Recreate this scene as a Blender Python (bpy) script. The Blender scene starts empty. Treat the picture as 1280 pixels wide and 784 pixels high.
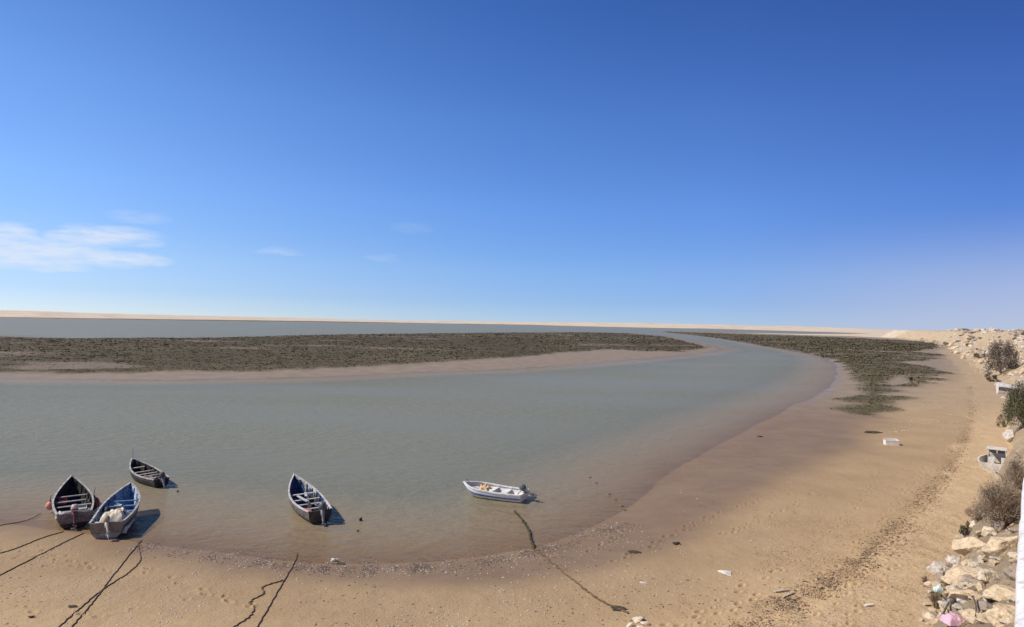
import bpy, bmesh, math, random
import numpy as np
from mathutils import Vector, Matrix
random.seed(11)
rng = np.random.default_rng(5)
R = math.radians
sc = bpy.context.scene
C = sc.collection

# ------------------------------------------------------------------ camera
H, F, W0, H0 = 10.0, 800.0, 1280, 784
up_c = Vector((0.019, 1.0, -0.01458)).normalized()      # world up seen from the camera
fwd_c = Vector((0, 0, -1)); fwd_c = (fwd_c - up_c * fwd_c.dot(up_c)).normalized()
right_c = fwd_c.cross(up_c)
M3 = Matrix((right_c, fwd_c, up_c))                     # camera -> world
cam_d = bpy.data.cameras.new('camera')
cam = bpy.data.objects.new('camera', cam_d); C.objects.link(cam)
cam.matrix_world = Matrix.Translation((0, 0, H)) @ M3.to_4x4()
cam_d.sensor_fit = 'HORIZONTAL'; cam_d.sensor_width = 36; cam_d.lens = 36 * F / W0
cam_d.clip_start = 0.1; cam_d.clip_end = 60000
sc.camera = cam

def ray(px, py):
    return M3 @ Vector(((px - 640) / F, -(py - 392) / F, -1.0))
def flat(px, py, z=0.0):
    d = ray(px, py); t = (z - H) / d.z
    return Vector((d.x * t, d.y * t, z))
def F2(pts, z=0.0):
    return np.array([flat(x, y, z)[:2] for x, y in pts])

# ------------------------------------------------------------------ noise
def _h(ix, iy, seed):
    n = (ix * 374761393 + iy * 668265263 + seed * 974711) & 0xFFFFFFFF
    n = ((n ^ (n >> 13)) * 1274126177) & 0xFFFFFFFF
    return ((n ^ (n >> 16)) & 0xFFFF) / 65535.0
def vnoise(x, y, seed=0):
    x = np.asarray(x, float); y = np.asarray(y, float)
    ix = np.floor(x).astype(np.int64); iy = np.floor(y).astype(np.int64)
    fx = x - ix; fy = y - iy
    fx = fx * fx * (3 - 2 * fx); fy = fy * fy * (3 - 2 * fy)
    a = _h(ix, iy, seed); b = _h(ix + 1, iy, seed); c = _h(ix, iy + 1, seed); d = _h(ix + 1, iy + 1, seed)
    return (a * (1 - fx) + b * fx) * (1 - fy) + (c * (1 - fx) + d * fx) * fy
def fbm(x, y, sc_, octv=4, seed=0):
    s = 0; a = 1; t = 0; k = 1.0 / sc_
    for o in range(octv):
        s = s + a * (vnoise(x * k + 17.3 * o, y * k - 9.1 * o, seed + o) - .5); t += a; a *= .5; k *= 2.03
    return s / t * 2
def sstep(a, b, x):
    t = np.clip((x - a) / (b - a), 0, 1); return t * t * (3 - 2 * t)

# ------------------------------------------------------------------ plan of the place (world outlines)
def seg_dist(X, Y, P, closed=True):
    D = np.full(X.shape, 1e18)
    n = len(P)
    for i in range(n if closed else n - 1):
        a = P[i]; b = P[(i + 1) % n]; e = b - a; L2 = e @ e + 1e-12
        t = np.clip(((X - a[0]) * e[0] + (Y - a[1]) * e[1]) / L2, 0, 1)
        D = np.minimum(D, (X - a[0] - t * e[0]) ** 2 + (Y - a[1] - t * e[1]) ** 2)
    return np.sqrt(D)
def inside(X, Y, P):
    r = np.zeros(X.shape, bool); n = len(P)
    for i in range(n):
        a = P[i]; b = P[(i + 1) % n]
        if a[1] == b[1]: continue
        c = (a[1] > Y) != (b[1] > Y)
        r ^= c & (X < (b[0] - a[0]) * (Y - a[1]) / (b[1] - a[1]) + a[0])
    return r
def sdist(X, Y, P):
    d = seg_dist(X, Y, P); return np.where(inside(X, Y, P), d, -d)

near_shore = [(0, 653), (60, 662), (112, 668), (150, 676), (200, 683), (270, 690), (330, 698), (400, 704), (460, 705), (540, 703),
  (600, 697), (640, 691), (680, 683), (720, 669), (760, 649), (790, 631), (815, 610), (840, 590), (870, 572), (930, 540), (965, 522),
  (994, 507), (1031, 490), (1047, 470), (1046, 456), (1032, 447.5), (1017, 443.5), (989, 437.5), (958, 433), (930, 428), (900, 423.2), (870, 419.5),
  (845, 416.8), (822, 414.3), (860, 414.8), (900, 415.6), (950, 416.6), (1000, 417.6), (1064, 417.6)]
far_shore = [(1064, 416.6), (1000, 414.6), (900, 411.6), (760, 408.8), (640, 406.5), (500, 404.0), (320, 402.0), (160, 399.8), (0, 398)]
land = np.vstack([np.array([[-9000, -2500], [-400, -40], [-90, 22]]), F2(near_shore), F2(far_shore),
  np.array([[-2200, 1300], [-9000, 2500], [-16000, 16000], [16000, 16000], [16000, -9000], [-9000, -9000]])])
isl_front = [(0, 472.5), (100, 474), (200, 474.5), (320, 473), (400, 471), (480, 467.5), (560, 464), (640, 461), (720, 456), (780, 450.5), (840, 445.2), (880, 441), (901, 437.5), (897, 435)]
isl_back = [(882, 431.5), (830, 420.5), (780, 416.6), (715, 415.6), (640, 416), (560, 417), (500, 417.5), (400, 419), (320, 421), (250, 423), (160, 423), (100, 423.5), (50, 422.5), (0, 421)]
island = np.vstack([np.array([[-420, 88]]), F2(isl_front), F2(isl_back), np.array([[-760, 330]])])
isl_veg = np.vstack([np.array([[-420, 98]]), F2([(0, 468.6), (60, 468.3), (160, 468.5), (200, 467), (320, 466.8), (400, 463), (500, 459), (600, 451.5), (640, 448.5), (700, 443), (760, 438.5), (800, 440.5), (850, 440.5), (882, 436)]),
  F2([(878, 432), (828, 421), (780, 417), (715, 416), (640, 416.3), (560, 417.3), (500, 417.8), (400, 419.3), (320, 421.3), (250, 423.3), (160, 423.3), (100, 423.8), (50, 422.8), (0, 421.3)]), np.array([[-750, 320]])])
marsh_polys = [F2(p) for p in (
  [(823, 414.6), (880, 416.5), (940, 418.8), (1000, 420.5), (1080, 424), (1150, 427.5), (1174, 430.5), (1170, 436), (1140, 441), (1184, 446), (1158, 452), (1120, 455), (1150, 459), (1172, 463), (1150, 470), (1112, 474), (1098, 482), (1116, 490), (1108, 503), (1110, 518), (1092, 524.5), (1064, 522), (1061, 514), (1078, 507), (1059, 503), (1074, 495), (1071, 487), (1084, 480), (1068, 474), (1061, 458), (1045, 451), (1020, 444.5), (990, 438.5), (955, 433), (925, 427.5), (895, 423), (860, 418.5)],
  [(1128, 473), (1160, 464), (1184, 468), (1164, 480), (1150, 487), (1128, 486), (1138, 478)],
  [(1112, 499), (1126, 499), (1128, 502), (1114, 502.5)])]
dry_line = np.vstack([F2([(0, 668), (60, 676), (115, 692), (250, 714), (400, 728), (520, 738), (640, 736), (760, 716), (840, 690), (900, 665), (960, 622), (1020, 588), (1075, 562), (1095, 540), (1100, 520), (1140, 500), (1180, 478), (1200, 462), (1195, 450), (1180, 440)]),
  np.array([[400, 480], [900, 700], [9000, 2500], [9000, -9000], [-9000, -9000], [-500, -60], [-90, 18]])])
upper_line = np.vstack([np.array([[-40, 2], [-5, 14.5]]), F2([(860, 800), (930, 784), (1000, 745), (1080, 700), (1130, 650), (1170, 605), (1197, 570), (1212, 535), (1218, 505), (1215, 480), (1205, 462), (1185, 446), (1170, 438)], 0.9),
  np.array([[400, 560], [9000, 2000], [9000, -9000], [-9000, -9000]])])
cliff_base = np.vstack([np.array([[-300, -330], [-60, -62], [0, 5.4]]), F2([(1147, 784), (1172, 735), (1195, 695), (1215, 638), (1242, 607), (1264, 545), (1262, 512), (1276, 494), (1272, 482), (1243, 473), (1220, 450), (1192, 437), (1168, 428.5)], 1.2),
  np.array([[520, 900], [1500, 2100], [9000, 6000], [9000, -9000], [-300, -9000]])])
pools = [F2([(1137, 474), (1141, 473), (1146, 479), (1150, 483), (1146, 484), (1141, 480)], 0.3)]
far_strip = F2([(925, 415.9), (1000, 417.3), (1064, 417.6), (1110, 415.5), (1190, 419), (1190, 426), (1130, 424), (1060, 420.6), (1000, 419.2), (940, 417.2)])
far_poly = np.vstack([F2(far_shore), np.array([[-2200, 1300], [-9000, 2500], [-16000, 16000], [16000, 16000], [5000, 3200], [1500, 1900]])])

foot_trails = []
def base_height(X, Y, masks=False):
    X = np.asarray(X, float); Y = np.asarray(Y, float)
    r = np.hypot(X, Y)
    dm = sdist(X, Y, land); di = sdist(X, Y, island)
    jit = fbm(X, Y, 9, 3, 3) * np.clip(r / 160, .12, 1.2) + fbm(X, Y, 2.2, 3, 23) * .12
    dm = dm + jit; di = di + jit * 1.6
    d = np.maximum(dm, di)
    cap = 1.45 - .95 * sstep(70, 190, r)
    slope = np.where(dm > di, .05, .045)
    slope = slope * (1 - .45 * sstep(4, 26, X) * sstep(120, 60, r))
    z = np.where(d > 0, cap * (1 - np.exp(-np.maximum(d, 0) * slope / cap)), -1.5 * (1 - np.exp(np.minimum(d, 0) * .06 / 1.5)))
    z = np.where((di > dm) & (di > 0), np.minimum(z, .55), z)
    # far dunes
    df = sdist(X, Y, far_poly)
    az = np.degrees(np.arctan2(X, Y))
    hd = np.interp(az, [-180, -60, -38.6, -30, -20, -10, 0, 8, 18, 24, 30, 36, 60, 180], [20, 20, 22, 19, 15, 15, 18, 23, 25, 22, 13, 10, 10, 10])
    dn = .86 + .14 * fbm(X, Y, 420, 3, 40) + .10 * fbm(X, Y, 110, 3, 41)
    zd = hd * dn * sstep(np.interp(az, [-5, 12], [420, 40]), np.interp(az, [-5, 12], [1000, 700]), df + 60 * fbm(X, Y, 260, 3, 9))
    z = np.where(df > 0, np.maximum(z, .3 + zd), z)
    # cliff
    s = sdist(X, Y, cliff_base)
    s = s + fbm(X, Y, 3.2, 3, 51) * np.clip(r / 60, .25, 3)
    far = sstep(60, 150, r)
    zn = 1.0 + .72 * np.maximum(s, 0)
    zn = np.where(s > 2.75, zn + (s - 2.75) * 9, zn)
    zn = np.minimum(zn, 8.0)
    zf = np.minimum(1.0 + .62 * np.maximum(s, 0), 9.9 + .5 * fbm(X, Y, 30, 3, 61))
    zc = zn * (1 - far) + zf * far
    zc = np.minimum(zc, 10.2)
    rockm = sstep(-.15, .5, s)
    onc = s > 0
    rough = .16 * np.abs(fbm(X, Y, 1.1, 4, 71)) * 2 + .2 * fbm(X, Y, 2.6, 2, 73)
    roughf = .9 * np.abs(fbm(X, Y, 7, 4, 75)) + .5 * fbm(X, Y, 16, 2, 77)
    zc = zc + (rough * (1 - far) + roughf * far) * rockm * np.where(zn >= 7.9, .1 + .9 * far, 1)
    z = np.where(onc, np.maximum(z, zc * rockm + z * (1 - rockm)), z)
    dryd = sdist(X, Y, dry_line) + fbm(X, Y, 5, 4, 81) * np.clip(r / 45, .4, 3)
    dq = dryd / np.clip(r / 32, .8, 4)
    dry = sstep(-1.6, 1.4, dq); pale = sstep(1.5, 10, dq)
    upd = sdist(X, Y, upper_line) + fbm(X, Y, 4, 4, 83) * np.clip(r / 50, .3, 2)
    upper = sstep(-.5, .5, upd)
    nr = sstep(160, 50, r) * (z > -.3)
    z = z + nr * (.03 * fbm(X, Y, 2.5, 3, 85) * dry + upper * (.045 * fbm(X, Y, .55, 4, 87) + .06 * fbm(X, Y, 2.1, 2, 88)) * (1 - rockm) + .014 * fbm(X, Y, .5, 2, 89) * dry)
    if not masks: return z
    veg = sdist(X, Y, isl_veg) + fbm(X, Y, 14, 4, 91) * 2
    veg = sstep(-2.5, 2.5, veg + fbm(X, Y * .6, 3.5, 3, 92) * 2.5)
    clump = fbm(X, Y * .55, 26, 4, 95)
    bare = sstep(.24, .5, fbm(X * .5, Y * 1.2, 20, 4, 97)) * .6
    vm = np.zeros_like(X)
    for P in marsh_polys: vm = np.maximum(vm, sstep(-2.2, 1.6, sdist(X, Y, P) + fbm(X, Y, 6, 4, 94) * 3))
    veg = np.maximum(veg * (1 - bare), vm * (1 - bare * .8) * (.75 + .25 * sstep(-.4, .2, clump)))
    d0 = np.interp(az, [-40, -20, 0, 8], [330, 420, 380, 0])
    z = z + np.where(z > .02, veg * (.10 + .22 * np.abs(fbm(X, Y, 2.6, 3, 111)) + .16 * fbm(X, Y, 7, 2, 112)), 0) * sstep(60, 80, r)
    dune = np.where(df > 0, sstep(d0 + 10, d0 + 120, df + 60 * fbm(X, Y, 120, 3, 99)), 0)
    veg = np.maximum(veg, np.where((df > 25) & (az < 8) & (az > -80), (1 - dune) * .75 * sstep(-.35, .1, fbm(X, Y * .4, 160, 3, 98)), 0))
    dune = np.maximum(dune, sstep(-15, 25, sdist(X, Y, far_strip) + fbm(X, Y, 60, 3, 96) * 35))
    marsh = sstep(70, 110, r) * (1 - dune) * (1 - rockm)
    for P in pools:
        z = np.where(inside(X, Y, P), np.minimum(z, -.03), z)
    return z, dict(pale=pale, dry=dry, upper=upper * (1 - rockm), rock=rockm, veg=veg, dune=dune, marsh=marsh, clump=clump, dist=d)

def gz(x, y):
    return float(base_height(np.array([x]), np.array([y]))[0])
def pix(px, py, lift=0.0):
    z = .3
    for _ in range(7):
        p = flat(px, py, z); z = .5 * z + .5 * max(gz(p.x, p.y), 0.0)
    p = flat(px, py, z); p.z = max(gz(p.x, p.y), 0.0) + lift
    return p
def scale_at(p):            # metres per photo pixel at a point
    return p.y / F

# ------------------------------------------------------------------ materials
MATS = {}
def nodes_of(m):
    m.use_nodes = True; nt = m.node_tree; return nt, nt.nodes, nt.links
def mat(name, col, rough=.7, col2=None, scale=6, detail=5, bump=.0, bscale=30, thr=(.42, .62), metal=0.0, rough2=None, dirt=None, spec=.3):
    if name in MATS: return MATS[name]
    m = bpy.data.materials.new(name); nt, N, L = nodes_of(m)
    b = N['Principled BSDF']; b.inputs['Roughness'].default_value = rough; b.inputs['Metallic'].default_value = metal
    b.inputs['Specular IOR Level'].default_value = spec
    tc = N.new('ShaderNodeTexCoord')
    col2 = col2 or tuple(c * .72 for c in col)
    n1 = N.new('ShaderNodeTexNoise'); n1.inputs['Scale'].default_value = scale; n1.inputs['Detail'].default_value = detail; n1.inputs['Roughness'].default_value = .65
    L.new(tc.outputs['Object'], n1.inputs['Vector'])
    mr = N.new('ShaderNodeMapRange'); mr.inputs['From Min'].default_value = thr[0]; mr.inputs['From Max'].default_value = thr[1]
    L.new(n1.outputs['Fac'], mr.inputs['Value'])
    mx = N.new('ShaderNodeMix'); mx.data_type = 'RGBA'
    mx.inputs['A'].default_value = (*col, 1); mx.inputs['B'].default_value = (*col2, 1)
    L.new(mr.outputs['Result'], mx.inputs['Factor'])
    out = mx.outputs['Result']
    if dirt:
        n2 = N.new('ShaderNodeTexNoise'); n2.inputs['Scale'].default_value = scale * 3.7; n2.inputs['Detail'].default_value = 6; n2.inputs['Roughness'].default_value = .7
        L.new(tc.outputs['Object'], n2.inputs['Vector'])
        m2 = N.new('ShaderNodeMapRange'); m2.inputs['From Min'].default_value = .50; m2.inputs['From Max'].default_value = .66
        L.new(n2.outputs['Fac'], m2.inputs['Value'])
        x2 = N.new('ShaderNodeMix'); x2.data_type = 'RGBA'; x2.inputs['B'].default_value = (*dirt, 1)
        L.new(m2.outputs['Result'], x2.inputs['Factor']); L.new(out, x2.inputs['A']); out = x2.outputs['Result']
    L.new(out, b.inputs['Base Color'])
    if bump:
        n3 = N.new('ShaderNodeTexNoise'); n3.inputs['Scale'].default_value = bscale; n3.inputs['Detail'].default_value = 6
        L.new(tc.outputs['Object'], n3.inputs['Vector'])
        bp = N.new('ShaderNodeBump'); bp.inputs['Strength'].default_value = .8; bp.inputs['Distance'].default_value = bump
        L.new(n3.outputs['Fac'], bp.inputs['Height']); L.new(bp.outputs['Normal'], b.inputs['Normal'])
    MATS[name] = m; return m

# ------------------------------------------------------------------ object helpers
def new_obj(name, me, material=None, parent=None):
    o = bpy.data.objects.new(name, me); C.objects.link(o)
    if material is not None:
        for mm in (material if isinstance(material, (list, tuple)) else [material]): me.materials.append(mm)
    if parent is not None: o.parent = parent
    return o
def tag(o, label=None, cat=None, group=None, kind=None):
    if label: o['label'] = label
    if cat: o['category'] = cat
    if group: o['group'] = group
    if kind: o['kind'] = kind
    return o
def empty(name, loc=(0, 0, 0), rz=0.0):
    o = bpy.data.objects.new(name, None); C.objects.link(o); o.location = loc; o.rotation_euler = (0, 0, rz); o.empty_display_size = .3
    return o
class MB:
    def __init__(s): s.v = []; s.f = []; s.m = []
    def add(s, vs, fs, mi=0):
        n = len(s.v); s.v += [tuple(v) for v in vs]; s.f += [tuple(i + n for i in f) for f in fs]; s.m += [mi] * len(fs)
    def box(s, c, d, rot=None, mi=0):
        x, y, z = (d[0] / 2, d[1] / 2, d[2] / 2)
        vs = [Vector((a * x, b * y, e * z)) for a in (-1, 1) for b in (-1, 1) for e in (-1, 1)]
        if rot is not None: vs = [rot @ v for v in vs]
        vs = [v + Vector(c) for v in vs]
        s.add(vs, [(0, 1, 3, 2), (4, 6, 7, 5), (0, 4, 5, 1), (2, 3, 7, 6), (0, 2, 6, 4), (1, 5, 7, 3)], mi)
    def rings(s, rings, cap=True, mi=0):
        n = len(rings[0]); vs = [p for r_ in rings for p in r_]; fs = []
        for i in range(len(rings) - 1):
            for j in range(n):
                k = (j + 1) % n
                fs.append((i * n + j, i * n + k, (i + 1) * n + k, (i + 1) * n + j))
        if cap: fs.append(tuple(range(n - 1, -1, -1))); fs.append(tuple((len(rings) - 1) * n + j for j in range(n)))
        s.add(vs, fs, mi)
    def tube(s, pts, r, sides=6, mi=0, cap=True):
        pts = [Vector(p) for p in pts]; rings = []
        for i, p in enumerate(pts):
            a = pts[max(i - 1, 0)]; b = pts[min(i + 1, len(pts) - 1)]
            t = (b - a).normalized() if (b - a).length > 1e-9 else Vector((0, 0, 1))
            u = t.cross(Vector((0, 0, 1)))
            if u.length < .05: u = t.cross(Vector((1, 0, 0)))
            u.normalize(); w = u.cross(t)
            rr = r[i] if isinstance(r, (list, tuple)) else r
            rings.append([p + (u * math.cos(6.28318 * k / sides) + w * math.sin(6.28318 * k / sides)) * rr for k in range(sides)])
        s.rings(rings, cap, mi)
    def mesh(s, name, smooth=False):
        me = bpy.data.meshes.new(name); me.from_pydata(s.v, [], s.f); me.update()
        me.polygons.foreach_set('material_index', s.m)
        if smooth: me.polygons.foreach_set('use_smooth', [True] * len(s.f))
        return me
    def build(s, name, material, parent=None, smooth=False, bevel=0.0):
        o = new_obj(name, s.mesh(name, smooth), material, parent)
        bm = bmesh.new(); bm.from_mesh(o.data); bmesh.ops.recalc_face_normals(bm, faces=bm.faces)
        if bevel: bmesh.ops.bevel(bm, geom=list(bm.edges), offset=bevel, segments=2, affect='EDGES', clamp_overlap=True)
        bm.to_mesh(o.data); bm.free()
        return o
def catmull(pts, n=8):
    P = [Vector(p) for p in pts]; P = [P[0]] + P + [P[-1]]; out = []
    for i in range(1, len(P) - 2):
        for k in range(n):
            t = k / n
            out.append(.5 * (2 * P[i] + (P[i + 1] - P[i - 1]) * t + (2 * P[i - 1] - 5 * P[i] + 4 * P[i + 1] - P[i + 2]) * t * t + (-P[i - 1] + 3 * P[i] - 3 * P[i + 1] + P[i + 2]) * t ** 3))
    out.append(P[-2]); return out

# ------------------------------------------------------------------ ground sheet
def footprints():
    trails = [[(738, 690), (800, 655)], [(770, 702), (840, 668), (905, 640), (980, 618), (1035, 620)],
      [(835, 782), (880, 764), (910, 744), (930, 735), (990, 705), (1010, 698)], [(850, 784), (900, 768), (960, 738)], [(905, 668), (950, 650), (1005, 625)],
      [(20, 698), (60, 694), (85, 705), (116, 708)], [(0, 690), (40, 688), (80, 696), (130, 714)], [(180, 712), (240, 735), (320, 760)], [(1000, 740), (1060, 690), (1110, 640), (1150, 590), (1185, 540)],
      [(1050, 784), (1110, 720), (1160, 650), (1185, 600), (1205, 560)], [(1025, 770), (1095, 700), (1150, 630), (1180, 585)], [(1150, 600), (1185, 560), (1208, 520), (1216, 490)],       [(1010, 760), (1080, 710), (1140, 650), (1190, 590)], [(30, 760), (120, 770), (260, 745), (330, 770)], [(1040, 665), (1075, 625), (1100, 590)]]
    out = []
    for t in trails:
        P = [pix(*q) for q in t]; P = catmull(P, 12); acc = 0; side = 1
        for a, b in zip(P[:-1], P[1:]):
            e = b - a; l = e.length
            while acc < l:
                p = a + e * (acc / l); n = Vector((-e.y, e.x, 0)).normalized()
                q = p + n * side * .11
                out.append((q.x + random.uniform(-.05, .05), q.y + random.uniform(-.05, .05), math.atan2(e.y, e.x) + random.uniform(-.2, .2), random.uniform(.62, 1.05)))
                side = -side; acc += random.choice((random.uniform(.4, .75), random.uniform(.5, 1.6)))
            acc -= l
    return out
def grid_mesh(name, az, rr, zfun, attrs_fun):
    A, Rr = np.meshgrid(az, rr, indexing='ij')
    X = (np.sin(A) * Rr).ravel(); Y = (np.cos(A) * Rr).ravel()
    na, nr = len(az), len(rr)
    z, at = zfun(X, Y)
    co = np.stack([X, Y, z], 1).astype(np.float32)
    i = np.arange(na)[:, None]; j = np.arange(nr - 1)[None, :]
    i2 = (i + 1) % na
    a = i * nr + j; b = i2 * nr + j; c = i2 * nr + j + 1; d = i * nr + j + 1
    faces = np.stack(np.broadcast_arrays(a, b, c, d), -1).reshape(-1, 4)
    me = bpy.data.meshes.new(name)
    me.vertices.add(len(co)); me.vertices.foreach_set('co', co.ravel())
    me.loops.add(faces.size); me.loops.foreach_set('vertex_index', faces.ravel().astype(np.int32))
    me.polygons.add(len(faces)); me.polygons.foreach_set('loop_start', np.arange(0, faces.size, 4, dtype=np.int32))
    me.polygons.foreach_set('loop_total', np.full(len(faces), 4, np.int32)); me.polygons.foreach_set('use_smooth', np.ones(len(faces), bool))
    me.update(calc_edges=True)
    for k, v in at.items():
        t = me.attributes.new(k, 'FLOAT', 'POINT'); t.data.foreach_set('value', np.asarray(v, np.float32))
    return me
dense = np.linspace(R(-44), R(44), 1000)
coarse = np.linspace(R(44), R(316), 90)[1:-1]
az = np.concatenate([dense, coarse])
rr = np.concatenate([np.linspace(.2, 12.8, 40), 1 / np.linspace(1 / 13, 1 / 150, 600), np.exp(np.linspace(math.log(152), math.log(14000), 170))])
FP = footprints()
def ground_fun(X, Y):
    zs = []; ats = []
    for ch in np.array_split(np.arange(len(X)), 8):
        z, a = base_height(X[ch], Y[ch], True); zs.append(z); ats.append(a)
    z = np.concatenate(zs); at = {k: np.concatenate([a[k] for a in ats]) for k in ats[0]}
    near = np.where((np.hypot(X, Y) < 110) & (Y > 5))[0]
    order = near[np.argsort(X[near])]; xs = X[order]
    for (fx, fy, fa, sz) in FP:
        lo, hi = np.searchsorted(xs, [fx - .35, fx + .35]); idx = order[lo:hi]
        idx = idx[np.abs(Y[idx] - fy) < .35]
        if len(idx) == 0: continue
        dx = X[idx] - fx; dy = Y[idx] - fy; c, s = math.cos(fa), math.sin(fa)
        u = (dx * c + dy * s) / (.17 * sz); v = (-dx * s + dy * c) / (.085 * sz)
        q = u * u + v * v
        z[idx] += -.068 * np.exp(-q * 1.1) + .03 * np.exp(-(np.sqrt(q) - 1.5) ** 2 * 5)
    return z, at
ground = new_obj('ground', grid_mesh('ground', az, rr, ground_fun, None))
tag(ground, 'wet and dry sand of the curving beach, mud flats and far dunes', 'ground', kind='structure')

def ground_material():
    m = bpy.data.materials.new('ground'); nt, N, L = nodes_of(m); b = N['Principled BSDF']
    geo = N.new('ShaderNodeNewGeometry')
    def attr(n):
        a = N.new('ShaderNodeAttribute'); a.attribute_name = n; return a.outputs['Fac']
    def noise(scale, detail=5, rough=.6, vec=None, sxyz=None):
        n = N.new('ShaderNodeTexNoise'); n.inputs['Scale'].default_value = scale; n.inputs['Detail'].default_value = detail; n.inputs['Roughness'].default_value = rough
        v = geo.outputs['Position']
        if sxyz:
            mp = N.new('ShaderNodeMapping'); mp.inputs['Scale'].default_value = sxyz; L.new(v, mp.inputs['Vector']); v = mp.outputs['Vector']
        L.new(v, n.inputs['Vector']); return n.outputs['Fac']
    def rng_(v, a, b_, lo=0.0, hi=1.0):
        r_ = N.new('ShaderNodeMapRange'); r_.inputs['From Min'].default_value = a; r_.inputs['From Max'].default_value = b_
        r_.inputs['To Min'].default_value = lo; r_.inputs['To Max'].default_value = hi; L.new(v, r_.inputs['Value']); return r_.outputs['Result']
    def mix(f, a, b_):
        x = N.new('ShaderNodeMix'); x.data_type = 'RGBA'
        if isinstance(f, float): x.inputs['Factor'].default_value = f
        else: L.new(f, x.inputs['Factor'])
        for s, v in (('A', a), ('B', b_)):
            if isinstance(v, tuple): x.inputs[s].default_value = (*v, 1)
            else: L.new(v, x.inputs[s])
        return x.outputs['Result']
    def math_(op, a, b_=None, c=None):
        x = N.new('ShaderNodeMath'); x.operation = op
        for i, v in enumerate((a, b_, c)):
            if v is None: continue
            if isinstance(v, (int, float)): x.inputs[i].default_value = v
            else: L.new(v, x.inputs[i])
        return x.outputs[0]
    dry, pale, upper, rock, veg, dune, marsh, clump = (attr(k) for k in ('dry', 'pale', 'upper', 'rock', 'veg', 'dune', 'marsh', 'clump'))
    nb = noise(.22, 6); nm = noise(1.3, 6, .65); nf = noise(14, 5, .7); streak = noise(.33, 5, .6)
    sand = mix(rng_(nb, .35, .65), (.51, .35, .19), (.59, .42, .235))
    sand = mix(rng_(nm, .45, .7, 0, .55), sand, (.37, .255, .145))
    sand = mix(rng_(nf, .52, .72, 0, .5), sand, (.30, .20, .12))
    wet = mix(rng_(streak, .35, .65), (.225, .148, .085), (.265, .178, .103))
    wet = mix(rng_(nm, .5, .75, 0, .5), wet, (.17, .12, .09))
    damp = mix(rng_(nb, .35, .65), (.36, .247, .138), (.42, .295, .168))
    damp = mix(rng_(nf, .52, .72, 0, .45), damp, (.25, .17, .105))
    col = mix(dry, wet, mix(pale, damp, sand))
    up = mix(rng_(nm, .35, .65), (.65, .465, .27), (.55, .385, .22))
    up = mix(rng_(nf, .5, .7, 0, .55), up, (.36, .24, .14))
    col = mix(upper, col, up)
    mud = mix(rng_(streak, .35, .65), (.245, .195, .145), (.315, .25, .18))
    mud = mix(dry, mud, mix(.5, mud, sand))
    col = mix(math_('MULTIPLY', marsh, .75), col, mud)
    vg = mix(rng_(clump, -.3, .4), (.088, .071, .043), (.14, .114, .069))
    vg = mix(rng_(noise(.6, 5), .4, .65), vg, (.095, .080, .044))
    vg = mix(rng_(noise(.35, 7, .75, sxyz=(.45, 1.5, 1)), .48, .66, 0, .65), vg, (.050, .041, .027))
    vg = mix(rng_(noise(.11, 6, .7, sxyz=(.4, 1.8, 1)), .52, .66, 0, .6), vg, (.135, .11, .07))
    col = mix(veg, col, vg)
    rk = mix(rng_(noise(.7, 6), .35, .65), (.63, .49, .325), (.47, .35, .22))
    rk = mix(rng_(noise(4, 6, .7), .5, .68, 0, .7), rk, (.44, .335, .22))
    rk = mix(rng_(noise(.16, 6, .7), .5, .64, 0, .6), rk, (.42, .32, .215))
    col = mix(rock, col, rk)
    dn = mix(rng_(noise(.012, 6), .4, .62), (.66, .55, .41), (.56, .45, .33))
    dn = mix(rng_(noise(.05, 6, .7, sxyz=(.5, 1.6, 1)), .60, .68, 0, .7), dn, (.17, .135, .10))
    col = mix(dune, col, dn)
    L.new(col, b.inputs['Base Color'])
    drym = math_('MAXIMUM', math_('MAXIMUM', dry, rock), math_('MAXIMUM', dune, veg))
    wr = math_('ADD', rng_(noise(.4, 4, .6), .35, .65, .5, .58), math_('MULTIPLY', marsh, .18))
    ro = N.new('ShaderNodeMix'); ro.data_type = 'FLOAT'; L.new(drym, ro.inputs['Factor']); L.new(wr, ro.inputs['A']); ro.inputs['B'].default_value = .95
    rim = math_('MULTIPLY', math_('MULTIPLY', math_('MULTIPLY', rng_(attr('dist'), 1.7, .5), rng_(attr('dist'), -.8, 0.0)), marsh), rng_(noise(.12, 5, .65), .36, .6, .15, .8))
    rg = N.new('ShaderNodeMix'); rg.data_type = 'FLOAT'; L.new(rim, rg.inputs['Factor']); L.new(ro.outputs['Result'], rg.inputs['A']); rg.inputs['B'].default_value = .24
    L.new(rg.outputs['Result'], b.inputs['Roughness'])
    sp = rng_(drym, 0, 1, .15, .1); L.new(sp, b.inputs['Specular IOR Level'])
    h = math_('ADD', math_('MULTIPLY', noise(2.2, 6, .6), .05), math_('MULTIPLY', noise(9, 6, .7), .035))
    h = math_('MULTIPLY', h, rng_(drym, 0, 1, .12, 1.0))
    h = math_('ADD', h, math_('MULTIPLY', math_('MULTIPLY', noise(3.2, 6, .75), upper), .14))
    h = math_('ADD', h, math_('MULTIPLY', math_('MULTIPLY', noise(1.6, 8, .75), rock), .5))
    bp = N.new('ShaderNodeBump'); bp.inputs['Strength'].default_value = 1; bp.inputs['Distance'].default_value = 1.0
    L.new(h, bp.inputs['Height']); L.new(bp.outputs['Normal'], b.inputs['Normal'])
    return m
ground.data.materials.append(ground_material())

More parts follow.
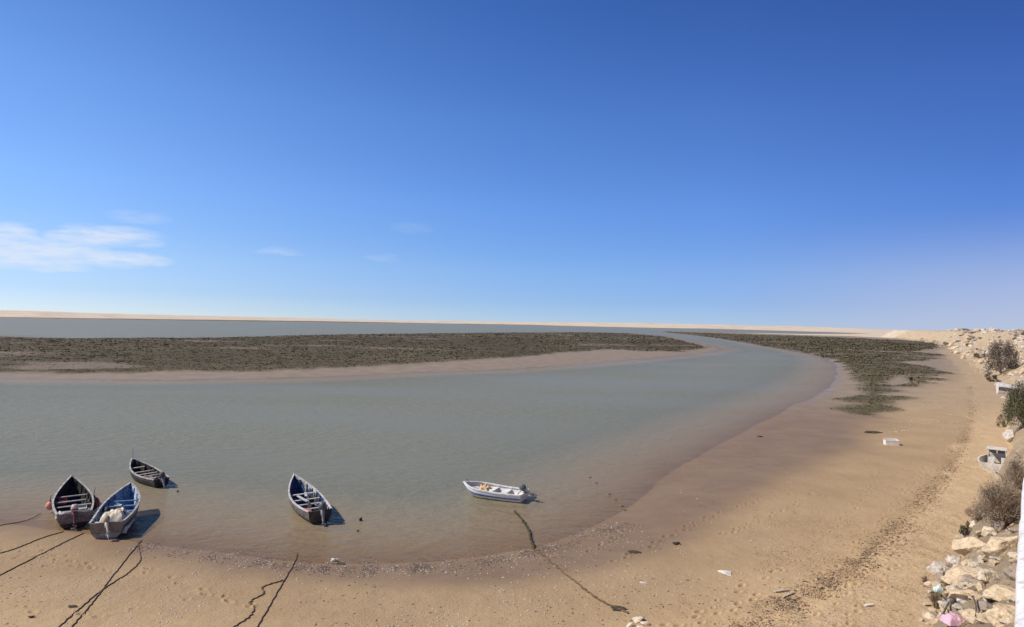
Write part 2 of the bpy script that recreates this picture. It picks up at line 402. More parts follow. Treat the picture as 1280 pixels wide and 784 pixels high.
# ------------------------------------------------------------------ water sheet
def water_fun(X, Y):
    zs = [base_height(X[ch], Y[ch]) for ch in np.array_split(np.arange(len(X)), 4)]
    z = np.concatenate(zs)
    return np.zeros_like(z), dict(depth=-z)
waz = np.concatenate([np.linspace(R(-44), R(44), 500), np.linspace(R(44), R(316), 70)[1:-1]])
wrr = np.concatenate([[8, 11], 1 / np.linspace(1 / 13, 1 / 150, 300), np.exp(np.linspace(math.log(155), math.log(9000), 80))])
water = new_obj('water', grid_mesh('water', waz, wrr, water_fun, None))
tag(water, 'calm murky river lagoon with fine ripples', 'water', kind='structure')
def water_material():
    m = bpy.data.materials.new('water'); nt, N, L = nodes_of(m)
    N.remove(N['Principled BSDF']); out = N['Material Output']
    geo = N.new('ShaderNodeNewGeometry')
    at = N.new('ShaderNodeAttribute'); at.attribute_name = 'depth'
    def noise(scale, sx, rot, detail=3, rough=.5):
        mp = N.new('ShaderNodeMapping'); mp.inputs['Scale'].default_value = sx; mp.inputs['Rotation'].default_value = (0, 0, rot)
        L.new(geo.outputs['Position'], mp.inputs['Vector'])
        n = N.new('ShaderNodeTexNoise'); n.inputs['Scale'].default_value = scale; n.inputs['Detail'].default_value = detail; n.inputs['Roughness'].default_value = rough
        L.new(mp.outputs['Vector'], n.inputs['Vector']); return n.outputs['Fac']
    def math_(op, a, b_=None):
        x = N.new('ShaderNodeMath'); x.operation = op
        for i, v in enumerate((a, b_)):
            if v is None: continue
            if isinstance(v, (int, float)): x.inputs[i].default_value = v
            else: L.new(v, x.inputs[i])
        return x.outputs[0]
    w1 = noise(1.5, (.45, 1.0, 1), R(14), 4, .55); w2 = noise(4.2, (.5, 1.0, 1), R(-12), 3, .5)
    patch = noise(.05, (.35, 1, 1), R(5), 3, .5)
    amp = N.new('ShaderNodeMapRange'); amp.inputs['From Min'].default_value = .38; amp.inputs['From Max'].default_value = .62; amp.inputs['To Min'].default_value = .35; amp.inputs['To Max'].default_value = 1.1
    L.new(patch, amp.inputs['Value'])
    h = math_('MULTIPLY', math_('ADD', math_('MULTIPLY', w1, .26), math_('MULTIPLY', w2, .085)), amp.outputs['Result'])
    bp = N.new('ShaderNodeBump'); bp.inputs['Strength'].default_value = 1; bp.inputs['Distance'].default_value = 1.0; L.new(h, bp.inputs['Height'])
    dif = N.new('ShaderNodeBsdfDiffuse'); L.new(bp.outputs['Normal'], dif.inputs['Normal'])
    # silty shallows, greener silt in the deep
    dm = N.new('ShaderNodeMapRange'); dm.inputs['From Min'].default_value = .05; dm.inputs['From Max'].default_value = .52; L.new(at.outputs['Fac'], dm.inputs['Value'])
    cm = N.new('ShaderNodeMix'); cm.data_type = 'RGBA'; cm.inputs['A'].default_value = (.44, .325, .195, 1); cm.inputs['B'].default_value = (.205, .198, .142, 1)
    L.new(dm.outputs['Result'], cm.inputs['Factor']); L.new(cm.outputs['Result'], dif.inputs['Color'])
    tr = N.new('ShaderNodeBsdfTransparent'); tr.inputs['Color'].default_value = (.93, .9, .84, 1)
    op = math_('SUBTRACT', 1.0, math_('POWER', 2.718, math_('MULTIPLY', math_('MAXIMUM', at.outputs['Fac'], 0.0), -4.0)))
    mx = N.new('ShaderNodeMixShader'); L.new(op, mx.inputs['Fac']); L.new(tr.outputs[0], mx.inputs[1]); L.new(dif.outputs[0], mx.inputs[2])
    gl = N.new('ShaderNodeBsdfGlossy'); gl.inputs['Roughness'].default_value = .12; L.new(bp.outputs['Normal'], gl.inputs['Normal'])
    fr = N.new('ShaderNodeFresnel'); fr.inputs['IOR'].default_value = 1.33; L.new(bp.outputs['Normal'], fr.inputs['Normal'])
    m2 = N.new('ShaderNodeMixShader'); L.new(math_('MULTIPLY', fr.outputs[0], .36), m2.inputs['Fac']); L.new(mx.outputs[0], m2.inputs[1]); L.new(gl.outputs[0], m2.inputs[2])
    L.new(m2.outputs[0], out.inputs['Surface'])
    return m
water.data.materials.append(water_material())

# ------------------------------------------------------------------ sky and sun
SUN_AZ, SUN_EL = R(-94), R(46)
w = bpy.data.worlds.new('World'); sc.world = w; w.use_nodes = True
nt = w.node_tree; N = nt.nodes; L = nt.links; bg = N['Background']
sky = N.new('ShaderNodeTexSky'); sky.sky_type = 'NISHITA'; sky.sun_disc = False
sky.sun_elevation = SUN_EL; sky.sun_rotation = SUN_AZ; sky.altitude = 0; sky.air_density = 1.0; sky.dust_density = .6; sky.ozone_density = 2.5
sky.air_density = .6; sky.dust_density = 0; sky.ozone_density = 6
tc = N.new('ShaderNodeTexCoord'); sx = N.new('ShaderNodeSeparateXYZ'); L.new(tc.outputs['Generated'], sx.inputs[0])
def ramp(out, lo, hi, stops):
    mr = N.new('ShaderNodeMapRange'); mr.inputs['From Min'].default_value = lo; mr.inputs['From Max'].default_value = hi; L.new(out, mr.inputs['Value'])
    cr = N.new('ShaderNodeValToRGB'); e = cr.color_ramp.elements
    while len(e) < len(stops): e.new(.5)
    for k, (p_, c_) in enumerate(stops): e[k].position = (p_ - lo) / (hi - lo); e[k].color = (*[v / 2 for v in c_], 1)
    L.new(mr.outputs['Result'], cr.inputs['Fac'])
    x = N.new('ShaderNodeVectorMath'); x.operation = 'SCALE'; x.inputs['Scale'].default_value = 2; L.new(cr.outputs['Color'], x.inputs[0]); return x.outputs[0]
def vmul(a, b_):
    x = N.new('ShaderNodeVectorMath'); x.operation = 'MULTIPLY'; L.new(a, x.inputs[0]); L.new(b_, x.inputs[1]); return x.outputs[0]
elev = ramp(sx.outputs['Z'], 0.0, 1.0, [(0.0, (.74, .80, .99)), (.035, (.80, .84, 1.02)), (.08, (.98, 1.03, 1.16)), (.18, (1.06, 1.25, 1.52)), (.30, (1.0, 1.28, 1.65)), (.45, (.72, 1.06, 1.55)), (1.0, (.7, 1.0, 1.4))])
side = ramp(sx.outputs['X'], -1.0, 1.0, [(-1.0, (1.55, 1.3, 1.1)), (-.55, (1.38, 1.2, 1.02)), (0.0, (1.0, 1.0, 1.0)), (.30, (.88, .88, .93)), (.60, (.60, .63, .75)), (1.0, (.6, .63, .75))])
def wm(op, a, b_=None, clamp=False):
    x = N.new('ShaderNodeMath'); x.operation = op; x.use_clamp = clamp
    for k, v in enumerate((a, b_)):
        if v is None: continue
        if isinstance(v, (int, float)): x.inputs[k].default_value = v
        else: L.new(v, x.inputs[k])
    return x.outputs[0]
# pale dusty air low over the land on the right
rt = N.new('ShaderNodeMapRange'); rt.interpolation_type = 'SMOOTHSTEP'; rt.inputs['From Min'].default_value = .25; rt.inputs['From Max'].default_value = .66; L.new(sx.outputs['X'], rt.inputs['Value'])
lw_ = N.new('ShaderNodeMapRange'); lw_.interpolation_type = 'SMOOTHSTEP'; lw_.inputs['From Min'].default_value = .17; lw_.inputs['From Max'].default_value = 0; L.new(sx.outputs['Z'], lw_.inputs['Value'])
base_sky = vmul(vmul(sky.outputs[0], elev), side)
dust = N.new('ShaderNodeMix'); dust.data_type = 'RGBA'; dust.inputs['B'].default_value = (5.3, 5.4, 6.4, 1)
L.new(wm('MULTIPLY', wm('MULTIPLY', rt.outputs['Result'], lw_.outputs['Result']), .55), dust.inputs['Factor']); L.new(base_sky, dust.inputs['A'])
# clouds: a low flat bank on the left and a few faint wisps, placed by bearing and elevation
az_n = wm('ARCTAN2', sx.outputs['X'], sx.outputs['Y']); el_n = wm('ARCSINE', sx.outputs['Z'])
cv = N.new('ShaderNodeCombineXYZ'); L.new(wm('MULTIPLY', az_n, 14.0), cv.inputs[0]); L.new(wm('MULTIPLY', el_n, 60.0), cv.inputs[1])
def cnoise(scale, off):
    mp = N.new('ShaderNodeMapping'); mp.inputs['Location'].default_value = (off, off, off); L.new(cv.outputs[0], mp.inputs['Vector'])
    n = N.new('ShaderNodeTexNoise'); n.inputs['Scale'].default_value = scale; n.inputs['Detail'].default_value = 7; n.inputs['Roughness'].default_value = .58; L.new(mp.outputs['Vector'], n.inputs['Vector']); return n.outputs['Fac']
n1, n2, n3 = cnoise(1.1, 0), cnoise(1.1, 7.3), cnoise(2.2, 3.1)
az_d = wm('ADD', az_n, wm('MULTIPLY', wm('SUBTRACT', n1, .5), .07)); el_d = wm('ADD', el_n, wm('MULTIPLY', wm('SUBTRACT', n2, .5), .018))
total = None
for (px, py, wx, wy, st) in [(140, 295, 130, 17, 0.95), (100, 297, 80, 12, 0.95), (60, 309, 150, 15, 0.95), (10, 291, 70, 15, 0.95), (-30, 302, 130, 26, 0.95), (15, 318, 160, 14, 0.95), (120, 323, 160, 14, 0.95), (170, 324, 85, 10, 0.95), (30, 330, 150, 10, 0.95), (352, 315, 66, 8, 0.35), (170, 271, 85, 10, 0.25), (480, 322, 60, 9, 0.18), (515, 285, 70, 12, 0.12)]:
    c = ray(px, py).normalized(); a0 = math.atan2(c.x, c.y); e0 = math.asin(c.z)
    q = wm('ADD', wm('POWER', wm('ABSOLUTE', wm('DIVIDE', wm('SUBTRACT', az_d, a0), wx / F * .42)), 2.0), wm('POWER', wm('ABSOLUTE', wm('DIVIDE', wm('SUBTRACT', el_d, e0), wy / F * .78)), 2.0))
    m_ = wm('MULTIPLY', wm('SUBTRACT', 1.0, q, True), st)
    total = m_ if total is None else wm('SUBTRACT', wm('ADD', total, m_), wm('MULTIPLY', total, m_))
mr_ = N.new('ShaderNodeMapRange'); mr_.inputs['From Min'].default_value = .3; mr_.inputs['From Max'].default_value = .6; mr_.inputs['To Min'].default_value = .35; L.new(n3, mr_.inputs['Value'])
cl = N.new('ShaderNodeMix'); cl.data_type = 'RGBA'; cl.inputs['B'].default_value = (6.3, 7.0, 8.2, 1)
L.new(wm('MULTIPLY', wm('MULTIPLY', total, mr_.outputs['Result']), .85), cl.inputs['Factor']); L.new(dust.outputs['Result'], cl.inputs['A'])
L.new(cl.outputs['Result'], bg.inputs['Color'])
bg.inputs['Strength'].default_value = .115
sd = bpy.data.lights.new('sun', 'SUN'); sd.energy = 4.8; sd.angle = R(.53); sd.color = (1, .92, .79)
so = bpy.data.objects.new('sun', sd); C.objects.link(so)
sdir = Vector((math.sin(SUN_AZ) * math.cos(SUN_EL), math.cos(SUN_AZ) * math.cos(SUN_EL), math.sin(SUN_EL)))
so.rotation_euler = sdir.to_track_quat('Z', 'Y').to_euler(); so.location = sdir * 200
sc.view_settings.view_transform = 'Standard'; sc.view_settings.look = 'None'; sc.view_settings.exposure = 0; sc.view_settings.gamma = 1

# ------------------------------------------------------------------ marsh plants (ground cover)
def tuft_mesh(name, polys, n, seed, px_w, px_h, rng_px):
    rs = np.random.default_rng(seed)
    x0, x1, y0, y1 = rng_px
    px = rs.uniform(x0, x1, n * 6); py = rs.uniform(y0, y1, n * 6)
    D = np.stack([(px - 640) / F, -(py - 392) / F, -np.ones_like(px)], 1) @ np.array(M3).T
    t = (.4 - H) / D[:, 2]; X = D[:, 0] * t; Y = D[:, 1] * t
    ok = (t > 0)
    near_ = np.zeros(len(X)) - 99
    for P in polys: near_ = np.maximum(near_, sdist(X, Y, P))
    sel = ok & (near_ > -6); X = X[sel]; Y = Y[sel]
    Z, at = base_height(X, Y, True)
    keep = (at['veg'] > .25 + .5 * rs.random(len(X))) & (Z > .05); X = X[keep][:n]; Y = Y[keep][:n]; Z = Z[keep][:n] - .04; k = len(X)
    dist = Y / F
    clump = fbm(X, Y * .55, 26, 4, 95)
    hw = np.minimum(px_w * dist, 1.3) * rs.uniform(.6, 1.5, k); hh = np.minimum(px_h * dist, .55) * rs.uniform(.4, 1.5, k) * (1 + .6 * clump)
    NB = 4
    ang = rs.uniform(0, 6.283, (k, NB)); off = rs.uniform(0, .55, (k, NB)) * hw[:, None]
    bx = X[:, None] + np.cos(ang) * off; by = Y[:, None] + np.sin(ang) * off
    la = rs.uniform(0, 6.283, (k, NB)); wv = hw[:, None] * rs.uniform(.12, .3, (k, NB))
    ux = np.cos(la) * wv; uy = np.sin(la) * wv
    lx = np.cos(ang) * hw[:, None] * .35; ly = np.sin(ang) * hw[:, None] * .35
    hz = hh[:, None] * rs.uniform(.5, 1.2, (k, NB))
    v = np.stack([np.stack([bx - ux, by - uy, np.broadcast_to(Z[:, None] - .2, bx.shape)], -1), np.stack([bx + ux, by + uy, np.broadcast_to(Z[:, None] - .2, bx.shape)], -1),
                  np.stack([bx + ux * .8 + lx, by + uy * .8 + ly, Z[:, None] + hz], -1), np.stack([bx - ux * .8 + lx, by - uy * .8 + ly, Z[:, None] + hz * .85], -1)], 2).reshape(-1, 3)
    nf = k * NB
    me = bpy.data.meshes.new(name); me.vertices.add(nf * 4); me.vertices.foreach_set('co', v.astype(np.float32).ravel())
    me.loops.add(nf * 4); me.loops.foreach_set('vertex_index', np.arange(nf * 4, dtype=np.int32))
    me.polygons.add(nf); me.polygons.foreach_set('loop_start', np.arange(0, nf * 4, 4, dtype=np.int32)); me.polygons.foreach_set('loop_total', np.full(nf, 4, np.int32))
    me.update(calc_edges=True)
    nn = np.repeat(np.stack([rs.normal(-.12, .22, nf), rs.normal(0, .22, nf), np.ones(nf)], 1), 4, 0); nn /= np.linalg.norm(nn, axis=1)[:, None]
    me.polygons.foreach_set('use_smooth', np.ones(nf, bool)); me.normals_split_custom_set_from_vertices(nn.astype(np.float32))
    t = me.attributes.new('tone', 'FLOAT', 'POINT'); tv = np.clip(.5 + .9 * clump + rs.normal(0, .16, k), 0, 1)
    t.data.foreach_set('value', np.repeat(tv, NB * 4).astype(np.float32))
    return me
def leaf_mat(name, c0, c1):
    m = bpy.data.materials.new(name); nt, N, L = nodes_of(m); b = N['Principled BSDF']; b.inputs['Roughness'].default_value = .8; b.inputs['Specular IOR Level'].default_value = .15
    a = N.new('ShaderNodeAttribute'); a.attribute_name = 'tone'
    x = N.new('ShaderNodeMix'); x.data_type = 'RGBA'; x.inputs['A'].default_value = (*c0, 1); x.inputs['B'].default_value = (*c1, 1)
    L.new(a.outputs['Fac'], x.inputs['Factor']); L.new(x.outputs['Result'], b.inputs['Base Color']); return m
o = new_obj('island_vegetation', tuft_mesh('island_vegetation', [isl_veg], 24000, 3, 2.6, .5, (-60, 900, 415, 470)), leaf_mat('island_plants', (.105, .086, .052), (.175, .143, .088)))
tag(o, 'low dark salt marsh plants covering the long mud island', 'marsh plants', kind='stuff')
o = new_obj('marsh_vegetation', tuft_mesh('marsh_vegetation', marsh_polys, 13000, 4, 2.6, .5, (815, 1190, 414, 526)), leaf_mat('marsh_plants', (.11, .093, .05), (.185, .156, .086)))
tag(o, 'low olive brown salt marsh plants on the right bank of the bend', 'marsh plants', kind='stuff')

# ------------------------------------------------------------------ boats
def boat_shape(L, B, rs, tm, h0, hb, draft, pw=2.0, rise=2.4, kr=.62):
    def half(t):
        if t <= tm: u = t / tm; return B / 2 * (rs + (1 - rs) * math.sin(u * math.pi / 2))
        u = (t - tm) / (1 - tm); return B / 2 * max(1 - u ** pw, 0)
    def sheer(t): return h0 + (hb - h0) * t ** rise + .05 * (1 - t) ** 3
    def keel(t):
        if t < kr: return -draft
        u = (t - kr) / (1 - kr); return -draft + (sheer(1) + draft) * u ** 2.6
    def pt(t, s, inset=0.0):
        b = max(half(t) - inset, 0); zk = keel(t); zs = sheer(t)
        y = b * (1 - (1 - s) ** 2.3) ** .85
        z = zk + (zs - zk) * (s ** 1.35)
        return y, z
    return half, sheer, keel, pt
def make_boat(name, stern, bow, B, rs, tm, h0, hb, draft, mats, seats, pw=2.0, rise=2.4, kr=.62, floor=.07, nrib=8, stem_up=.07, list_=0.0, railw=.05, bands=(.52, .80), patch=()):
    a = Vector(stern); b = Vector(bow)
    d = Vector((b.x - a.x, b.y - a.y, 0)); L_ = d.length
    root = empty(name, (a.x, a.y, 0), math.atan2(d.y, d.x)); root.rotation_euler.x = list_
    half, sheer, keel, pt = boat_shape(L_, B, rs, tm, h0, hb, draft, pw, rise, kr)
    NT, NS = 44, 12; ts = [1 - (1 - i / NT) ** 1.25 for i in range(NT + 1)]; ss = [i / NS for i in range(NS + 1)]
    mb = MB()
    for sg in (1, -1):
        vs = []; 
        for t in ts:
            for s in ss:
                y, z = pt(t, s); vs.append((t * L_ - .10 * (1 - t) ** 6 * (s), sg * y, z))
        for i in range(NT):
            for j in range(NS):
                mi = 2 if ss[j] >= bands[1] else (1 if ss[j] >= bands[0] else 0)
                q = (i * (NS + 1) + j, (i + 1) * (NS + 1) + j, (i + 1) * (NS + 1) + j + 1, i * (NS + 1) + j + 1)
                mb.add([vs[k] for k in q], [(0, 1, 2, 3)], mi)
    hull = mb.build('hull', [mats['bottom'], mats['side'], mats['strake']], root, True)
    bm = bmesh.new(); bm.from_mesh(hull.data); bmesh.ops.remove_doubles(bm, verts=bm.verts, dist=.0008); bmesh.ops.recalc_face_normals(bm, faces=bm.faces); bm.to_mesh(hull.data); bm.free()
    # transom board with real thickness
    mb = MB()
    prof = [pt(0, s) for s in ss]; zt = sheer(0)
    def ring(x, sh): return [Vector((x - .10 * s + sh, sg * (y - .004), z)) for sg, seq in ((1, list(zip(ss, prof))), (-1, list(zip(ss, prof))[::-1])) for s, (y, z) in seq]
    mb.rings([ring(-.035, 0), ring(.035, 0)], True)
    tr = mb.build('transom', mats.get('transom', mats['side']), root)
    mb = MB(); lo = [p for p in ring(-.039, 0)]
    zc = -draft + (zt + draft) * .45
    if 'transom_low' in mats:
        low = [(s, pt(0, s)) for s in [i / 24 for i in range(25)] if pt(0, s)[1] < zc]
        rg = lambda x: [Vector((x - .10 * s, sg * y * .995, z)) for sg, seq in ((1, low), (-1, low[::-1])) for s, (y, z) in seq]
        mb.rings([rg(-.043), rg(-.03)], True); mb.build('lower_band', mats['transom_low'], tr)
    # inner lining and sole
    mb = MB(); th = .055
    for sg in (1, -1):
        vs = []
        tin = [.012 + .972 * t for t in ts]
        for t in tin:
            for s in ss:
                y, z = pt(t, s, th); vs.append((t * L_ - .10 * (1 - t) ** 6 * s, sg * y, max(z, floor)))
        for i in range(NT):
            for j in range(NS):
                q = (i * (NS + 1) + j, (i + 1) * (NS + 1) + j, (i + 1) * (NS + 1) + j + 1, i * (NS + 1) + j + 1)
                ps = [vs[k] for k in q]
                if max(p[2] for p in ps) <= floor + 1e-6 and max(abs(p[1]) for p in ps) < 1e-6: continue
                mi = 1 if (max(p[2] for p in ps) <= floor + .02) else 0
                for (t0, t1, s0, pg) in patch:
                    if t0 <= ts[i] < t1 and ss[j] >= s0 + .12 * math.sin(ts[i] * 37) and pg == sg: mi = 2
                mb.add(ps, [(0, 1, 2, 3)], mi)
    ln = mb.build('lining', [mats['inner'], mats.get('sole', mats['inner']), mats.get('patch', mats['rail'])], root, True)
    # gunwale rail
    mb = MB(); rail_t = [i / 40 for i in range(41)]
    for sg in (1, -1):
        rings = []
        for t in rail_t:
            yb = half(t); z = sheer(t); x = t * L_ - .10 * (1 - t) ** 6
            dh = (half(min(t + .01, 1)) - half(max(t - .01, 0))) / ((min(t + .01, 1) - max(t - .01, 0)) * L_)
            nx, ny = -dh / math.hypot(1, dh), 1 / math.hypot(1, dh)
            o_, i_ = .03, -railw
            po = (x + nx * o_, max(yb + ny * o_, 0.012)); pi_ = (x + nx * i_ * .8, max(yb + ny * i_, 0.004))
            rings.append([Vector((po[0], sg * po[1], z - .03)), Vector((po[0], sg * po[1], z + .028)), Vector((pi_[0], sg * pi_[1], z + .028)), Vector((pi_[0], sg * pi_[1], z - .02))])
        mb.rings(rings, True)
    mb.build('gunwale', mats['rail'], root)
    # stem post
    mb = MB(); pts = []
    for i in range(13):
        t = kr + .03 + (1 - kr - .03) * i / 12; pts.append(Vector((t * L_ + .01, 0, keel(t) - .01)))
    pts.append(Vector((L_ + .045, 0, sheer(1) + stem_up)))
    mb.rings([[p + Vector((.045, .03, 0)), p + Vector((.045, -.03, 0)), p + Vector((-.01, -.03, 0)), p + Vector((-.01, .03, 0))] for p in pts], True)
    mb.build('stem_post', mats['rail'], root)
    # ribs
    for k in range(nrib):
        t = .07 + .82 * k / max(nrib - 1, 1)
        for sg in (1, -1):
            rgs = []; mb = MB()
            for s in [.25 + .75 * q / 8 for q in range(9)]:
                y, z = pt(t, s, th); y2, z2 = pt(t, s, th + .045)
                if z < floor: continue
                z = min(z, sheer(t) - .02); z2 = min(z2, sheer(t) - .02)
                x = t * L_
                rgs.append([Vector((x - .025, sg * y, z)), Vector((x + .025, sg * y, z)), Vector((x + .025, sg * y2, z2)), Vector((x - .025, sg * y2, z2))])
            if len(rgs) > 2: mb.rings(rgs, True)
            if mb.v: mb.build('rib', mats.get('rib', mats['inner']), root)
    for (t, wd, dz) in seats:
        zz = sheer(t) - dz
        s_ = 1.0
        for s in [q / 40 for q in range(41)]:
            if pt(t, s)[1] >= zz: s_ = s; break
        y = min(pt(t, s_, th + .02)[0], pt(t + wd / L_, s_, th + .02)[0] + .03)
        mb = MB(); mb.box((t * L_, 0, zz), (wd, 2 * y, .045)); mb.build('seat', mats['seat'], root, bevel=.008)
    return root, L_, sheer, half

def outboard(root, x, z, tilt, cm, lm, y=0.0, s=1.0, yaw=0.0, body=None):
    """outboard motor clamped on a transom: leg mesh with cowling, propeller and tiller as sub-parts"""
    rot = Matrix.Rotation(yaw, 3, 'Z') @ Matrix.Rotation(tilt, 3, 'Y')
    def T(p): return rot @ (Vector(p) * s)
    mb = MB()
    def sect(zv, lx, ly, cx=0.0, n=10): return [T((cx + lx * math.copysign(abs(math.cos(a)) ** .7, math.cos(a)), ly * math.copysign(abs(math.sin(a)) ** .7, math.sin(a)), zv)) for a in [2 * math.pi * k / n for k in range(n)]]
    mb.rings([sect(.02, .13, .10, -.17), sect(-.15, .10, .075, -.17), sect(-.45, .075, .045, -.17), sect(-.62, .085, .04, -.18)], True)
    mb.rings([sect(-.60, .20, .09, -.22), sect(-.615, .20, .09, -.22)], True)
    mb.rings([sect(-.615, .09, .03, -.19), sect(-.74, .10, .05, -.19), sect(-.80, .08, .04, -.19), sect(-.93, .04, .012, -.17)], True)
    mb.box(T((-.03, 0, -.10)), (.07 * s, .2 * s, .24 * s), rot); mb.box(T((.05, 0, -.05)), (.05 * s, .16 * s, .10 * s), rot)
    leg = mb.build('outboard_motor', lm, root, True); leg.location = (x, y, z)
    mb = MB()
    mb.rings([sect(.02, .15, .115, -.16), sect(.06, .19, .145, -.17), sect(.18, .20, .155, -.17), sect(.29, .18, .14, -.16), sect(.345, .13, .10, -.15), sect(.355, .06, .05, -.15)], True)
    mb.build('cowling', cm, leg, True)
    if body:
        mb = MB(); mb.rings([sect(.065, .195, .15, -.17), sect(.12, .203, .158, -.17)], False); mb.build('cowling_band', body, leg, True)
    mb = MB()
    for k in range(3):
        a = 2.094 * k; c, q = math.cos(a), math.sin(a)
        mb.add([T((-.31, .03 * c, -.74 + .03 * q)), T((-.29, .13 * c - .05 * q, -.74 + .13 * q + .05 * c)), T((-.31, .15 * c, -.74 + .15 * q)), T((-.335, .12 * c + .05 * q, -.74 + .12 * q - .05 * c))], [(0, 1, 2, 3)])
    mb.tube([T((-.26, 0, -.74)), T((-.36, 0, -.74))], .035 * s, 8)
    mb.build('propeller', MATS['motor_metal'], leg)
    mb = MB(); mb.tube([T((-.02, 0, .10)), T((.22, .02, .16)), T((.46, .04, .2))], [.022 * s, .02 * s, .028 * s], 8); mb.build('tiller', MATS['motor_black'], leg, True)
    return leg

mat('motor_metal', (.45, .45, .45), .4, metal=.6); mat('motor_black', (.03, .03, .032), .45)
mat('cowl_pink', (.62, .47, .46), .45, (.50, .36, .36), 5, dirt=(.2, .1, .1)); mat('cowl_maroon', (.17, .045, .05), .5, dirt=(.3, .25, .22))
mat('cowl_sand', (.50, .42, .27), .6, (.34, .27, .17), 6); mat('leg_cream', (.62, .55, .43), .6, (.42, .36, .27), 7)
mat('cowl_grey', (.085, .09, .095), .4, (.15, .15, .15), 8); mat('leg_grey', (.33, .33, .33), .5, (.14, .14, .14), 7)
mat('cowl_brown', (.07, .05, .045), .55, (.14, .10, .09), 8)
def paint(name, c, c2, scale=5, dirt=None, thr=(.45, .62), rough=.6): return mat(name, c, rough, c2, scale, 6, .004, 25, thr, dirt=dirt)
rail_white = paint('rail_worn_white', (.54, .51, .46), (.22, .195, .165), 5, dirt=(.12, .10, .08))
dark_in = paint('tarred_inside', (.030, .028, .025), (.06, .052, .045), 4)
grey_seat = paint('grey_thwart', (.34, .32, .29), (.20, .18, .16), 4)

# black boat by the shore
b1, L1, sh1, hf1 = make_boat('fishing_boat', flat(93, 641, .68), flat(90, 594, 1.45), 1.66, .80, .42, .66, 1.45, .16,
  dict(bottom=paint('maroon_bottom', (.05, .028, .032), (.09, .055, .05), 4), side=paint('black_side', (.035, .032, .032), (.08, .07, .062), 3), strake=paint('grey_strake', (.25, .23, .21), (.12, .11, .10), 4),
  transom=paint('grey_transom', (.27, .245, .22), (.16, .14, .13), 4, dirt=(.08, .07, .06)), transom_low=MATS['maroon_bottom'], inner=dark_in, sole=paint('dark_sole', (.05, .045, .04), (.09, .08, .07), 6), rail=rail_white, seat=grey_seat),
  [(.20, .34, .2), (.36, .2, .17), (.50, .2, .17), (.63, .16, .17)], pw=1.9, nrib=9)
tag(b1, 'black wooden boat with dark inside, maroon transom and pink topped outboard, nearest the left edge', 'boat', 'wooden fishing boats moored at the shore')
outboard(b1, -.06, .72, R(18), MATS['cowl_pink'], MATS['cowl_maroon'], body=MATS['cowl_maroon'], s=1.0)

# blue boat beside it
blue = paint('blue_inside', (.075, .16, .32), (.04, .085, .18), 3.2, dirt=(.36, .42, .48))
b2, L2, sh2, hf2 = make_boat('fishing_boat', flat(134, 653, .70), flat(164, 602.5, 1.4), 1.58, .84, .45, .68, 1.38, .16,
  dict(bottom=paint('pale_bottom', (.42, .39, .35), (.28, .25, .22), 3), side=paint('dark_plank_side', (.07, .06, .055), (.13, .115, .10), 4), strake=paint('sand_strake', (.34, .31, .27), (.19, .17, .15), 4),
  transom=paint('weathered_transom', (.27, .235, .19), (.17, .145, .12), 5), transom_low=paint('pale_transom_band', (.40, .37, .33), (.27, .24, .21), 5), inner=blue, sole=paint('blue_sole', (.05, .09, .17), (.08, .09, .10), 4), rail=rail_white, patch=paint('sunlit_blue_patch', (.55, .66, .74), (.38, .52, .66), 4), seat=paint('blue_thwart', (.13, .24, .36), (.07, .14, .24), 4)),
  [(.43, .22, .17), (.57, .16, .17), (.69, .14, .17)], pw=2.3, nrib=8, patch=((.62, .97, .42, -1),))  # patch: sun on the starboard inner bow, painted in as a paler blue
tag(b2, 'blue inside wooden boat with tarpaulin in the stern, beached beside the black boat', 'boat', 'wooden fishing boats moored at the shore')
outboard(b2, -.06, .66, R(38), MATS['cowl_sand'], MATS['leg_cream'], y=.02, s=.86, yaw=R(22))
mb = MB(); mb.box((.69 * L2 - .25, .2, sh2(.6) - .14), (.7, .06, .04), Matrix.Rotation(R(35), 3, 'Z')); mb.build('brace', MATS['blue_thwart'], b2)

# blue bowed boat in the water
b3, L3, sh3, hf3 = make_boat('fishing_boat', flat(399.5, 639, .58), flat(367.5, 593.5, 1.42), 1.58, .72, .45, .60, 1.45, .16,
  dict(bottom=paint('olive_bottom', (.10, .095, .075), (.05, .045, .04), 3), side=paint('scuffed_side', (.07, .06, .053), (.15, .135, .12), 3, dirt=(.34, .31, .28)), strake=paint('brown_strake', (.12, .10, .088), (.24, .21, .19), 5),
  transom=paint('dark_transom', (.05, .04, .038), (.09, .07, .062), 4), inner=paint('navy_inside', (.035, .07, .17), (.02, .035, .08), 3, dirt=(.16, .22, .30)), sole=MATS['dark_sole'], rail=paint('rail_chalky', (.68, .66, .62), (.36, .32, .28), 5, dirt=(.16, .14, .12)), seat=paint('pale_thwart', (.56, .55, .52), (.36, .34, .31), 4)),
  [(.19, .13, .14), (.34, .13, .13), (.49, .14, .15), (.64, .16, .16)], pw=2.1, nrib=9, patch=((0, .33, .62, -1), (.6, .97, .78, -1)))
tag(b3, 'wooden boat with navy blue bow floating alone left of centre', 'boat', 'wooden fishing boats moored at the shore')
outboard(b3, -.06, .62, R(22), MATS['cowl_grey'], MATS['leg_grey'], y=-.1, s=1.1, yaw=R(-8))
mb = MB(); mb.box((.5 * L3, .22, sh3(.5) - .06), (1.55, .13, .04), Matrix.Rotation(R(6), 3, 'Z')); mb.box((.60 * L3, -.12, sh3(.6) - .10), (.8, .12, .04), Matrix.Rotation(R(-14), 3, 'Z')); mb.build('loose_plank', MATS['pale_thwart'], b3)

